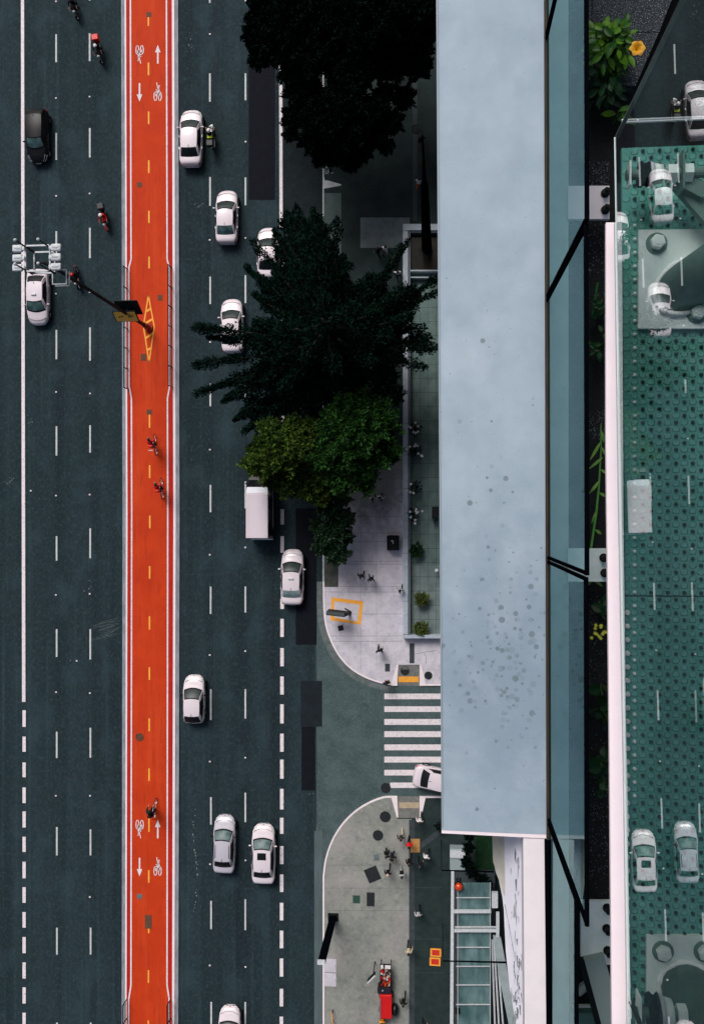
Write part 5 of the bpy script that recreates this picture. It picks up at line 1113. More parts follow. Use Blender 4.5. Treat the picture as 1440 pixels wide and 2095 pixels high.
poly = [(X_at(SL0, SL1, y_t), y_t), (SL1.x, bot[0].y), (bot[1].x, bot[1].y), (bot[2].x, bot[2].y), (X_at(SR0, SR1, y_t), y_t)]
m = MB(); m.prism(poly, ZS-.28, ZS); m.build('parapet_slab', slab_m, tower)
m = MB(); m.prism([(p[0], p[1]) for p in [W(903, 1698.5, ZS), W(1118, 1707.5, ZS), W(1118, 1716, ZS), W(903, 1705, ZS)]], ZS-.2, ZS-.003); m.build('slab_edge_trim', ledge_m, tower)
m = MB(); e0, e1 = W(895.5, 0, ZS), W(905.5, 1700, ZS); m.prism(q4(SL0, SL1, e0, e1, bot[0].y+.02, y_t), ZS, ZS+.006); m.build('edge_flashing', pm('flashing', srgb(150, 162, 170), .6), tower)
m = MB(); J0, J1 = W(1121, 0, ZS), W(1127, 2100, ZS); m.prism(q4(W(1112, 0, ZS), W(1118, 2100, ZS), J0, J1, -14, y_t), ZS-.02, ZS+.012); m.build('joint_strip', brown_joint, tower)
m = MB(); m.prism(q4(W(1114, 1712, ZS), W(1117, 2100, ZS), W(1126, 1712, ZS), W(1129, 2100, ZS), -14, W(1120, 1717, ZS).y), ZS-.1, ZS+.014); m.build('joint_gap', gasket, tower)
# cream cap of the set back bay and its peeling wall
C0, C1 = W(1070, 1712, ZS), W(1073, 2100, ZS)
m = MB(); m.prism(q4(C0, C1, W(1113, 1712, ZS), W(1117, 2100, ZS), -14, W(1080, 1716.5, ZS).y), ZS-.15, ZS-.006); m.build('cream_cap', cream, tower)
nW = (1.0, 0.0); aW = C0.x + .012; KW = .55
def WS(px, py, off=0.0):
    "ray meets the battered wall x = aW - KW*(top - z)"
    d = ray(px, py); t = (aW + off + KW*(CAM_H - (ZS-.151)))/(d[0] - KW*d[2]); return Vector((d[0]*t, d[1]*t, CAM_H + d[2]*t))
outl = [(1006, 1700), (1007, 1730), (1009, 1762), (1014, 1785), (1020, 1800), (1027, 1835), (1030, 1860), (1032, 1905), (1034, 1945), (1038, 1985), (1042, 2020), (1049, 2060), (1056, 2100)]
low = [WS(x, y) for x, y in outl]; low = [Vector((low[0].x, YE-.03, low[0].z))] + low
def wall_sheet(name, mat, lows, zt, off):
    m = MB()
    for a, b in zip(lows[:-1], lows[1:]):
        m.add([(a.x+off, a.y, a.z), (b.x+off, b.y, b.z), (aW+off, b.y, zt), (aW+off, a.y, zt), (aW+.25, a.y, a.z), (aW+.25, b.y, b.z), (aW+.25, b.y, zt), (aW+.25, a.y, zt)], [(0, 3, 2, 1), (0, 1, 5, 4), (4, 5, 6, 7)])
    return m.build(name, mat, tower)
pw = wall_sheet('peeling_wall', peel, low, ZS-.151, 0); r5 = random.Random(4); ck = []
def crack(x, y, x2, y2, w): 
    q = [WS(x-w, y, -.003), WS(x+w, y, -.003), WS(x2+w*.4, y2, -.003), WS(x2-w*.4, y2, -.003)]; ck.append(q)
for p, q in zip([(1032, 1850), (1040, 1890), (1047, 1930)], [(1040, 1890), (1047, 1930), (1054, 1968)]): crack(*p, *q, .5)
for k in range(30):
    x, y = r5.uniform(1053, 1067), r5.uniform(1720, 2095); crack(x, y, x+r5.uniform(-1.5, 1.5), y+r5.uniform(6, 26), r5.uniform(.3, 1.3))
for k in range(26):
    x, y = r5.uniform(1050, 1062), r5.uniform(1950, 2095); crack(x, y, x+r5.uniform(-4, 3), y+r5.uniform(4, 16), r5.uniform(.3, 1.4))
mw = MB(); mw.v = [tuple(v.co) for v in pw.data.vertices]; mw.f = [tuple(p.vertices) for p in pw.data.polygons]; mw.mi = [0]*len(mw.f)
for q in ck: mw.add(q, [(0, 1, 2, 3)], 1)
bpy.data.objects.remove(pw); mw.build('peeling_wall', [peel, pm('crack_dark', srgb(118, 122, 128), .9)], tower)
bl = [WS(x, y, -.004) for x, y in [(1006, 1702), (1008, 1762), (1020, 1800), (1030, 1832)]]; bu = [WS(x, y, -.004) for x, y in [(1030, 1702), (1031, 1762), (1032, 1800), (1032, 1832)]]
m = MB()
for i in range(3): m.add([bl[i], bl[i+1], bu[i+1], bu[i]], [(0, 3, 2, 1)])
m.build('beige_band', beige, tower)
m = MB(); m.prism([(aW+.251, YE-.02), (8.5, YE-.02), (8.5, -14), (aW+.251, -14)], ZS-1.3, ZS-.7); m.build('bay_soffit', tower_m, tower)
tag(tower, 'office tower with a pale grey parapet slab seen straight down from the roof', 'building')

# glass: mirror at grazing view, green tint through it
def glass_mat(name, tint, ior, gl=(1, 1, 1), boost=0.0):
    m = bpy.data.materials.new(name); m.use_nodes = True; t = m.node_tree; N = t.nodes.new; L = t.links.new; t.nodes.remove(t.nodes['Principled BSDF'])
    tr = N('ShaderNodeBsdfTransparent'); tr.inputs[0].default_value = (*tint, 1); g_ = N('ShaderNodeBsdfGlossy'); g_.inputs['Roughness'].default_value = 0; g_.inputs[0].default_value = (*gl, 1)
    fr = N('ShaderNodeFresnel'); fr.inputs[0].default_value = ior; mx = N('ShaderNodeMixShader')
    mr = N('ShaderNodeMapRange'); mr.inputs[3].default_value = boost; mr.inputs[4].default_value = 1.0; L(fr.outputs[0], mr.inputs[0])
    L(mr.outputs[0], mx.inputs[0]); L(tr.outputs[0], mx.inputs[1]); L(g_.outputs[0], mx.inputs[2]); L(mx.outputs[0], t.nodes['Material Output'].inputs[0]); return m
glass1 = glass_mat('balustrade_glass', (.80, 1.0, .98), 1.24, (.44, .68, .70), .0)
glass2 = glass_mat('screen_glass', (.92, 1.0, .99), 1.9, (.92, 1.0, 1.0), .27)
G0, G1 = W(1117, 0, ZS), W(1123, 2100, ZS)
def gx(y): return X_at(G0, G1, y)
ypx = [-995, -460, 75, 610, 1145, 1680, 2215]
for i, (a, b) in enumerate(zip(ypx[:-1], ypx[1:])):
    ya, yb = W(1120, a, ZS).y, W(1120, b, ZS).y
    topx = 1179 if a >= 1680 else 1199
    dpt = gx((ya+yb)/2)/np.tan(np.arctan((topx-720)/FPX) - np.arctan((NADX-720)/FPX)); zt = CAM_H - dpt
    root = empty('glass_balustrade', (gx((ya+yb)/2), (ya+yb)/2, ZS)); o_ = root.location
    m = MB(); m.add([Vector((gx(y_), y_, z_)) - o_ for y_, z_ in ((ya-.016, ZS-.3), (yb+.016, ZS-.3), (yb+.016, zt), (ya-.016, zt))], [(0, 1, 2, 3)]); m.build('pane', glass1, root)
    for y_ in (ya-.010, yb+.010) if i < 6 else ():
        m = MB(); m.box(Vector((gx(y_), y_ + (.004 if y_ < (ya+yb)/2 else -.004), (ZS+zt)/2)) - o_, (.016, .0155, zt-ZS)); m.build('edge_seal', gasket, root)
    m = MB(); m.tube([Vector((gx(ya), ya-.005, zt)) - o_, Vector((gx(yb), yb+.005, zt)) - o_], .012, 6); m.box((0.006, 0, zt-ZS-.045), (.012, abs(ya-yb)-.02, .03)); m.build('top_seal', gasket, root)
    tag(root, ['glass balustrade panel of the tower above the photo frame', 'glass balustrade panel mostly above the top edge of the photo', 'upper glass balustrade panel beside the leafy plant with a yellow flower', 'glass balustrade panel in the upper middle beside the first bolted plate', 'glass balustrade panel in the lower middle beside the plain stained slab', 'lower glass balustrade panel beside the cream cap'][i], 'glass balustrade', 'clear glass balustrade panels along the slab')
# trench behind the balustrade
ZT = ZS - .12
K0, K1 = W(1162, 0, ZT), W(1163, 2100, ZT)
m = MB(); m.prism(q4(Vector((gx(0)+.012, 0, 0)), Vector((gx(1)+.012, 1, 0)), K0, K1, YE-8, y_t), ZT-.5, ZT); struct(m.build('trench_kerb', pm('kerb_pale', srgb(200, 222, 214), .8, col2=srgb(178, 204, 196), scale=4)))
m = MB(); m.sheet([(K0.x-.02, -14), (8, -14), (8, y_t), (K0.x-.02, y_t)], ZT-.25); struct(m.build('trench_soil', soil))
r6 = random.Random(12)
gm = MB()
for k in range(950):
    x, y = r6.uniform(1200, 1246), r6.choice([r6.uniform(455, 560), r6.uniform(1600, 1800), r6.uniform(1500, 1830), r6.uniform(840, 900), r6.uniform(1220, 1420), r6.uniform(330, 380)])
    p = W(x, y, ZT-.235); s_ = r6.uniform(.001, .0032); gm.ball(p, s_*1.2, 5, (1, r6.uniform(.6, 1.6), .6))
tag(gm.build('gravel', pm('gravel_pale', srgb(110, 118, 124), .7)), 'pale grit scattered over the dark soil of the roof trench', 'gravel', kind='stuff')
# granite pavers at the top right
for (x0, y0, x1, y1, lab) in ((1211, -120, 1420, 64.5, 'speckled dark granite paver at the top edge beside the glass corner'), (1211, 66.5, 1420, 175, 'speckled dark granite paver under the yellow flower'), (1196, -120, 1209.5, 66, 'narrow speckled granite paver against the balustrade')):
    xr = lambda y: min(x1, 1376 - y*.4375); m = MB(); m.prism([W(x0, y0, ZT-.1), W(xr(y0), y0, ZT-.1), W(xr(y1), y1, ZT-.1), W(x0, y1, ZT-.1)], ZT-.2, ZT-.1)
    gm_ = MATS.get('granite')
    if not gm_:
        gm_ = pm('granite', srgb(34, 40, 46), .8, col2=srgb(50, 56, 62), scale=30, bump=.6, bscale=110); mixin(gm_, fac_noise(150, (1, 1, 1), .60, .68, .9, detail=2), srgb(190, 198, 204))
    tag(m.build('paver', gm_), lab, 'paver', 'granite pavers')
def bolt(root, x, y, z0, r, h, mat=galv, name='bolt'):
    m = MB(); m.cyl((x, y, z0+h*.08), r*1.35, h*.16, 20); m.cyl((x, y, z0+h*.5), r, h*.75, 6); m.cyl((x, y, z0+h*.95), r*.45, h*.35, 10); return m.build(name, mat, root)
for (x0, y0, x1, y1, bl_, lab, mt) in ((1161, 380, 1246, 448, [(1237, 396), (1237, 430)], 'white painted plate with two bolts crossing under the glass, upper one', cream), (1161, 1122, 1244, 1190, [(1234, 1141), (1236, 1172)], 'grey plate with two bolts crossing under the glass, middle one', galv), (1187, 1844, 1256, 1960, [(1241, 1857), (1240, 1899), (1242, 1944)], 'large stained grey plate with three bolts near the bottom', galv)):
    zt = ZT+.02; ctr_ = W((x0+x1)/2, (y0+y1)/2, zt); root = empty('anchor_plate', ctr_); m = MB(); m.prism([W(*p, zt) - ctr_ for p in ((x0, y0), (x1, y0), (x1, y1), (x0, y1))], -.03, 0); m.build('plate', mt, root)
    for (bx, by) in bl_: p = W(bx, by, zt) - ctr_; bolt(root, p.x, p.y, 0, .020, .075, steel_dark)
    tag(root, lab, 'plate', 'anchor plates in the trench')
# steel brace below the lowest plate
o = empty('steel_brace', W(1215, 1960, ZT+.05)); a = W(1214, 1958, ZT+.06) - o.location; b_ = W(1262, 2140, ZT+.02) - o.location
d_ = (b_-a); m = MB(); ang = math.atan2(d_.y, d_.x); m.box((a+b_)/2, (d_.length, .125, .10), ang); m.build('beam', pm('brace_grey', srgb(120, 140, 134), .6, col2=srgb(150, 164, 158), scale=1.4), o); m = MB(); m.box((a+b_)/2 + Vector((-.07, -.02, -.05)), (d_.length, .045, .16), ang); m.build('flange', steel_dark, o); tag(o, 'sloping grey steel brace below the three bolt plate', 'brace')
m = MB(); m.prism([W(*p, ZT) for p in ((1187, 1961), (1250, 1961), (1250, 1977), (1187, 1977))], ZT-.1, ZT-.02); tag(m.build('white_block', cream), 'small white block beside the steel brace', 'block')
m = MB(); m.tube([W(1170, 2058, ZT-.1), W(1216, 2058, ZT-.1)], .012, 6); m.tube([W(1180, 2030, ZT-.1), W(1205, 2010, ZT-.1)], .03, 6); tag(m.build('pipe', galv), 'thin bright pipes under the steel brace', 'pipe')
m = MB(); m.prism([W(*p, ZT-.1) for p in ((1165, 2072), (1240, 2072), (1240, 2150), (1165, 2150))], ZT-.2, ZT-.1); tag(m.build('roof_sheet', pm('teal_sheet', srgb(96, 140, 132), .6, col2=srgb(80, 124, 118), scale=4, stretch=(.2, 4, 1))), 'teal sheet metal at the bottom edge beside the brace', 'sheet')
# plants in the trench
def leaves(px, py, n, ln, wd, spread, mat, label, z=None, up=.5, mat2=None, name='plant', seed=0, dirs=None):
    r_ = random.Random(seed); b = W(px, py, ZT-.24 if z is None else z); root = empty(name, b); st = MB(); k_ = 325.0
    fol = MB()
    for i in range(n):
        a = r_.uniform(0, 6.283) if dirs is None else dirs[i % len(dirs)] + r_.uniform(-.25, .25)
        q = r_.uniform(0, 1)**.6*spread/k_; c = Vector((q*math.cos(a+r_.uniform(-1, 1)), q*math.sin(a+r_.uniform(-1, 1))*1.1, r_.uniform(.08, .22+up*.2)))
        L_ = ln/k_*r_.uniform(.7, 1.25); w_ = wd/k_*r_.uniform(.8, 1.2); dv = Vector((math.cos(a), math.sin(a), 0)); sv = Vector((-math.sin(a), math.cos(a), 0)); til = r_.uniform(-.35, .3); rl = r_.uniform(-.5, .5)
        def fn(s_, t, c=c, dv=dv, sv=sv, L_=L_, w_=w_, til=til, rl=rl):
            ww = w_*math.sin(math.pi*(.04+.93*t**.85))*(s_*2-1)
            return c + dv*(t*L_) + sv*ww + Vector((0, 0, til*t*L_ - .5*L_*t*t*.5 + abs(s_*2-1)*w_*.35 + rl*ww))
        fol.grid(fn, 4, 7); st.tube([(0, 0, 0), tuple(c*.6), tuple(c)], .004, 4)
    st.build('stem', MATS.get('stem_green') or pm('stem_green', srgb(60, 92, 30), .6), root); fol.build('foliage', mat, root, True)
    return tag(root, label, 'plant', 'plants in the roof trench'), root
lf_b = pm('leaf_bright', srgb(92, 140, 14), .45, col2=srgb(30, 84, 16), isl=(0, 1), spec=.4)
lf_d = pm('leaf_deep', srgb(14, 62, 20), .5, col2=srgb(10, 40, 18), isl=(0, 1), spec=.3)
_, pr = leaves(1234, 132, 150, 23, 6, 38, lf_b, 'leafy plant with bright broad leaves beside the top balustrade panel', seed=2, z=ZT-.16)
leaves(1228, 205, 44, 22, 6, 30, lf_d, 'dark leafy plant in shadow below the bright one', seed=5)
leaves(1252, 255, 5, 34, 8, 8, lf_b, 'small green leaves poking out at the glass corner', seed=9, dirs=[0, .4, -.6, 2.8])
fl = empty('flower', W(1301, 103, ZT+.12)); m = MB()
for k in range(6):
    a = k*1.047
    m.grid(lambda s_, t, a=a: Vector((math.cos(a), math.sin(a), 0))*(t*.050) + Vector((-math.sin(a), math.cos(a), 0))*((s_-.5)*.050*math.sin(math.pi*(.1+.85*t))) + Vector((0, 0, .03*math.sin(2.2*t))), 4, 6)
m.build('petal', pm('petal_yellow', srgb(244, 186, 24), .5, col2=srgb(230, 150, 14), scale=30), fl, True); m = MB(); m.tube([(0, 0, .01), (-.05, -.05, -.12)], .004, 5); m.build('stem', MATS['stem_green'], fl); tag(fl, 'single yellow flower on the granite paver edge', 'flower')
leaves(1224, 640, 26, 15, 5, 22, lf_d, 'dark low plant near the upper white ledge end', seed=11); leaves(1222, 720, 26, 15, 5, 22, lf_d, 'dark low plant beside a pale twig in the trench', seed=12)
m = MB(); m.tube([W(1222, 578, ZT-.05), W(1211, 648, ZT-.12)], .007, 5); tag(m.build('stick', pm('green_stick', srgb(22, 120, 40), .5)), 'straight green stick lying in the trench', 'stick')
vine = empty('vine', W(1206, 1180, ZT-.2)); vp = [(1206, 1180), (1207, 1130), (1213, 1090), (1219, 1050), (1224, 1000), (1227, 950), (1229, 915), (1228, 880), (1229, 866)]
m = MB(); m.tube([W(x, y, ZT-.05) - vine.location for x, y in vp], [.006, .008, .008, .008, .007, .006, .005, .004, .003], 6); m.build('stem', pm('vine_green', srgb(84, 150, 60), .5), vine); m = MB()
for (x, y, dx, dy) in [(1228, 903, -22, 38), (1232, 935, -28, 24), (1230, 915, 8, 18), (1227, 960, 18, 12), (1226, 982, -22, 28), (1225, 1008, 14, 8), (1219, 1045, -10, 26), (1216, 1083, 14, 10), (1229, 880, 5, 26), (1206, 1178, 26, 22), (1207, 1180, -4, 18)]:
    a = W(x, y, ZT-.03) - vine.location; b_ = W(x+dx, y+dy, ZT-.08) - vine.location; d_ = b_-a; s_ = Vector((-d_.y, d_.x, 0)).normalized()
    m = MB(); m.grid(lambda u, t, a=a, d_=d_, s_=s_: a + d_*t + s_*((u-.5)*.020*math.sin(math.pi*(.05+.9*t))) + Vector((0, 0, .01*math.sin(3*t)+.006*abs(u*2-1))), 2, 6); m.build('leaf', pm('vine_leaf', srgb(150, 190, 90), .5, col2=srgb(100, 160, 60), scale=20), vine, True)
tag(vine, 'long thin vine climbing up to the middle anchor plate', 'vine', 'plants in the roof trench')
_, pf = leaves(1222, 1250, 9, 26, 10, 24, lf_d, 'round leafed plant with a head of tiny yellow flowers', seed=21); m = MB(); rr_ = random.Random(3)
for k in range(13):
    p = W(1209 + rr_.uniform(0, 30), 1278 + rr_.uniform(0, 32), ZT+.03) - pf.location
    for t in range(6): m.tube([p, p + Vector((math.cos(t*1.047)*.012, math.sin(t*1.047)*.012, .004))], [.004, .002], 4)
m.build('blossom', pm('tiny_yellow', srgb(220, 220, 70), .5), pf)
leaves(1228, 1400, 5, 24, 10, 14, lf_d, 'single dark leaf below the tiny yellow flowers', seed=31); leaves(1224, 1450, 22, 18, 7, 24, lf_d, 'dark green leafy plant in the lower trench', seed=32); leaves(1221, 1545, 6, 26, 11, 16, lf_d, 'plant with large heart leaves low in the trench', seed=33); leaves(1222, 1592, 8, 15, 5, 10, lf_d, 'small bright sprout below the heart leaves', seed=34)

# ------------------------------------------------------------------ glass screen, ledge and studded gangway floor
TH, AG = 0.01662, 0.5696; nG = (math.cos(TH), math.sin(TH))
def on_glass(px, py): return WX(px, py, nG, AG)
zb = on_glass(1270, 1050).z
def gxx(y): return (AG - nG[1]*y)/nG[0]
yA_, yB_ = on_glass(1266, 262).y, on_glass(1284, 2046).y
zt2 = CAM_H - 1.45
for (y0, y1, lab) in ((y_t*.25, yA_+.004, 'glass screen panel above the top right corner'), (yA_, yB_+.008, 'tall mirror like glass screen panel reflecting the street, full height at the right edge'), (yB_, -6, 'glass screen panel at the bottom right corner')):
    if y0 > 2: continue
    root = empty('glass_screen', (gxx((y0+y1)/2), (y0+y1)/2, zb)); o_ = root.location; m = MB(); m.add([Vector((gxx(y_), y_, z_)) - o_ for y_, z_ in ((y0, zb), (y1, zb), (y1, zt2), (y0, zt2))], [(0, 1, 2, 3)]); m.build('pane', glass2, root)
    m = MB(); m.box(Vector((gxx(y0)+.006, y0, (zb+zt2)/2)) - o_, (.012, .004, zt2-zb)); m.build('edge_seal', pm('glass_edge', srgb(14, 40, 34), .3), root)
    m = MB(); m.box(Vector((gxx(y1)+.006, y1, (zb+zt2)/2)) - o_, (.012, .004, zt2-zb)); m.build('edge_seal', pm('glass_edge_dark', srgb(8, 14, 14), .3), root)
    m = MB(); m.tube([Vector((gxx(y0), y0, zb)) - o_, Vector((gxx(y1), y1, zb)) - o_], .003, 5); m.build('bottom_edge', pm('glass_edge_light', srgb(200, 215, 212), .4), root)
    tag(root, lab, 'glass screen')
DL = CAM_H - 3.10
m = MB(); m.prism([W(*p, DL) for p in ((1239, 455), (1256.5, 455), (1265, 1050), (1275, 1600), (1284, 2200), (1255, 2200), (1251, 2095), (1246, 1500), (1239, 900))], DL-.02, DL)
lg = m.build('coping', ledge_m); tag(lg, 'long pinkish white coping running down beside the glass screen', 'coping')
zc = CAM_H - 3.02
m = MB(); m.prism([W(*p, zc) for p in ((1257.3, 455), (1271.5, 455), (1274.5, 1050), (1281, 1600), (1286, 2200), (1284.5, 2200), (1275.6, 1600), (1265.6, 1050))], zc-.02, zc); m.prism([W(*p, zc+.006) for p in ((1260.5, 455), (1262, 455), (1268, 1050), (1278, 1600), (1276.6, 1600), (1266.6, 1050))], zc-.01, zc+.006)
tag(m.build('glazing_channel', pm('channel_alu', srgb(240, 245, 246), .55)), 'pale metal channel between the white coping and the studded floor', 'channel')
ZF = CAM_H - 3.18
fl_root = empty('studded_floor', W(1360, 1100, ZF)); fo = fl_root.location
floor_m = pm('rubber_floor_green', srgb(106, 186, 174), .6, col2=srgb(74, 156, 142), scale=6, lo=.3, hi=.7)
mixin(floor_m, fac_noise(3.5, (1, 1, 1), .5, .75, .45, (2, 2, 0)), srgb(150, 212, 206)); mixin(floor_m, fac_noise(1.2, (1, 1, 1), .5, .7, .5, (7, 2, 0)), srgb(46, 126, 98))
p0 = W(1297, 1600, ZF); kx = 34.0/PXM(1360, 1100, ZF); ky = 28.6/PXM(1360, 1100, ZF)
t = floor_m.node_tree; N = t.nodes.new; L = t.links.new
tc = N('ShaderNodeTexCoord'); sx = N('ShaderNodeSeparateXYZ'); L(tc.outputs['Object'], sx.inputs[0])
def osc(out, k, off):
    a = N('ShaderNodeMath'); a.operation = 'SUBTRACT'; L(out, a.inputs[0]); a.inputs[1].default_value = off
    b = N('ShaderNodeMath'); b.operation = 'MULTIPLY'; L(a.outputs[0], b.inputs[0]); b.inputs[1].default_value = 2*math.pi/k
    c = N('ShaderNodeMath'); c.operation = 'COSINE'; L(b.outputs[0], c.inputs[0]); return c.outputs[0]
ox = osc(sx.outputs[0], kx, p0.x-fo.x); oy = osc(sx.outputs[1], ky, p0.y-fo.y)
ad = N('ShaderNodeMath'); ad.operation = 'MULTIPLY'; L(ox, ad.inputs[0]); L(oy, ad.inputs[1])
mr = N('ShaderNodeMapRange'); mr.interpolation_type = 'SMOOTHSTEP'; mr.inputs[1].default_value = -.42; mr.inputs[2].default_value = -.16; mr.inputs[3].default_value = 1; mr.inputs[4].default_value = 0; L(ad.outputs[0], mr.inputs[0])
bp = N('ShaderNodeBump'); bp.inputs['Strength'].default_value = .9; bp.inputs['Distance'].default_value = .006; L(mr.outputs[0], bp.inputs['Height']); L(bp.outputs[0], t.nodes['Principled BSDF'].inputs['Normal'])
pw_ = N('ShaderNodeMath'); pw_.operation = 'MULTIPLY'; L(mr.outputs[0], pw_.inputs[0]); pw_.inputs[1].default_value = .18
mixin(floor_m, lambda t_: pw_.outputs[0], srgb(150, 214, 208))
yF0, yF1 = W(1350, 300, ZF).y, -6
F0_, F1_ = W(1271, 300, CAM_H-3.18), W(1287, 2095, CAM_H-3.18)
def fx(y): return X_at(F0_, F1_, y)
for (a, b_) in ((yF0, W(1300, 1219, ZF).y+.002), (W(1300, 1221, ZF).y, W(1300, 2034, ZF).y), (W(1300, 2036, ZF).y, yF1)):
    m = MB(); m.prism([(fx(a)-fo.x, a-fo.y), (1.25-fo.x, a-fo.y), (1.25-fo.x, b_-fo.y), (fx(b_)-fo.x, b_-fo.y)], -.02, 0); m.build('floor_sheet', floor_m, fl_root)
sd = MB(); sw = MB()
for j in range(-60, 70):
    for i in range(0, 12):
        x = p0.x + i*kx*.5; y = p0.y + j*ky + (ky*.5 if i % 2 else 0)
        if y > yF0-.01 or y < -3.5: continue
        pxx = x - fo.x; pyy = y-fo.y; tgt = sd
        if i == 0 and y > W(0, 1600, ZF).y and y < W(0, 480, ZF).y: tgt = sw
        tgt.tube([(pxx, pyy, 0), (pxx, pyy, .005), (pxx, pyy, .009), (pxx, pyy, .0115), (pxx, pyy, .0125)], [.0066, .0064, .0054, .0034, .001], 10)
    y = p0.y + (j+.5)*ky
    if y < W(0, 1215, ZF).y and y > -3.5: x = W(1281, 1300, ZF).x + (W(1283, 1900, ZF).x - W(1281, 1300, ZF).x)*.5; sw.tube([(x-fo.x, y-fo.y, 0), (x-fo.x, y-fo.y, .012), (x-fo.x, y-fo.y, .014)], [.0085, .0085, .006], 10)
s1 = sd.build('dark_stud', pm('stud_rubber', srgb(8, 22, 22), .28, spec=.7), fl_root, True); s2 = sw.build('white_stud', pm('stud_white', srgb(250, 248, 248), .5), fl_root)
tag(fl_root, 'green grey studded gangway floor behind the glass screen', 'floor')
m = MB(); m.sheet([(gxx(0)+.1, -6), (3, -6), (3, y_t), (gxx(0)+.1, y_t)], ZT-.24); struct(m.build('roof_floor', soil))
# base plates with sloping tubes
ZPp = ZF + .02
def base_plate(x0, y0, x1, y1, bolts, tube_px, lean, label):
    c = W((x0+x1)/2, (y0+y1)/2, ZPp); root = empty('base_plate', c); m = MB(); m.prism([W(*p, ZPp) - c for p in ((x0, y0+2), (x1, y0), (x1, y1), (x0-1, y1))], -.018, 0); m.build('plate', galv, root)
    for (bx, by) in bolts: 
        p = W(bx, by, ZPp) - c; m = MB(); m.tube([(p.x, p.y, .004), (p.x, p.y, .026), (p.x, p.y, .030)], [.026, .026, .021], 6); m.cyl((p.x, p.y, .031), .012, .003, 12); q = m.build('hex_bolt', galv, root)
        m = MB(); m.tube([(p.x, p.y, 0), (p.x, p.y, .004), (p.x, p.y, .005)], [.036, .036, .033], 24); m.build('washer', galv_dk, q)
    p = W(*tube_px[:2], ZPp) - c; r_ = tube_px[2]/PXM(*tube_px[:2], ZPp); d_ = Vector(lean)
    m = MB(); m.tube([p - d_.normalized()*.05, p + d_], r_, 32); m.build('tube', galv_dk, root, True)
    n_ = d_.normalized(); ru = random.Random(2); ang = math.atan2(d_.y, d_.x); el = r_/max(.35, n_.z); pts = []
    for k in range(60):
        a = 2*math.pi*k/60; u, v = math.cos(a)*el, math.sin(a)*r_; pts.append(p + Vector((u*math.cos(ang)-v*math.sin(ang), u*math.sin(ang)+v*math.cos(ang), .004)))
    m = MB(); m.tube(pts, [.010+ru.uniform(-.003, .003) for _ in pts], 6, close=True); m.build('weld_bead', pm('weld', srgb(244, 250, 248), .5), root, True)
    return tag(root, label, 'base plate', 'base plates of the sloping tubes')
base_plate(1306, 468, 1520, 672, [(1342, 498), (1425, 640)], (1405, 585, 52), (.36, .22, .42), 'upper steel base plate with a thick tube sloping to the right')
base_plate(1322, 1914, 1540, 2200, [(1355, 1946), (1440, 1946)], (1404, 2022, 54), (.22, -.14, .7), 'lower steel base plate with a round tube and hexagonal bolts')
# pulley sheaves
def pulley(px, py, z, r, label, half=False):
    root = empty('pulley', W(px, py, z)); m = MB()
    m.tube([(-.020, 0, 0), (-.012, 0, 0), (-.004, 0, 0), (.004, 0, 0), (.012, 0, 0)], [r*.96, r, r*.86, r*.86, r], 32); m.build('sheave', gasket, root, True)
    m = MB(); m.tube([(.010, 0, 0), (.026, 0, 0)], [r*.97, r*.9], 32); m.build('rim_band', steel_white, root, True)
    m = MB(); m.tube([(.028, 0, 0), (.055, 0, 0)], [r*.82, r*.72], 28); m.build('hub', galv, root, True)
    m = MB(); m.box((-.05, 0, 0), (.006, r*1.9, r*1.1)); m.build('cheek_plate', galv, root)
    m = MB(); m.tube([(-.06, 0, 0), (.22, 0, 0)], .017, 12); m.build('axle', galv_dk, root)
    for x in (.085, .135): m = MB(); m.cyl((x, 0, 0), .032, .03, 6, (1, 0, 0)); m.build('nut', galv, root)
    return tag(root, label, 'pulley', 'pulleys on the gangway'), root
_, r_ = pulley(1318, 357, ZF+.14, .042, 'upper pulley with a white band beside its bracket')
m = MB(); m.box((.115, 0, .0), (.006, .125, .08)); m.box((.16, -.04, -.02), (.08, .05, .04), R(-30)); m.build('bracket', galv_dk, r_)
_, r_ = pulley(1338, 2072, ZF+.16, .062, 'lower pulley with hexagonal nuts at the bottom right corner')
for dy in (-.07, -.1): m = MB(); m.ball((.06+abs(dy), dy, .0), .03, 12); m.build('shackle', galv, r_, True)
m = MB(); a = W(1385, 372, ZF+.1); b_ = W(1470, 470, ZF+.1); m.box((a+b_)/2, ((b_-a).length, .05, .03), math.atan2(b_.y-a.y, b_.x-a.x)); tag(m.build('strut', galv_dk), 'green grey strut from the upper pulley to the right edge', 'strut')
m = MB()
for dy in (0, 5): m.tube([W(1271, 246+dy, ZF+.1), W(1480, 238+dy*.8, ZF+.1)], .0042, 6)
tag(m.build('rail', steel_white), 'pair of thin white rods crossing behind the glass at the top right', 'rail')

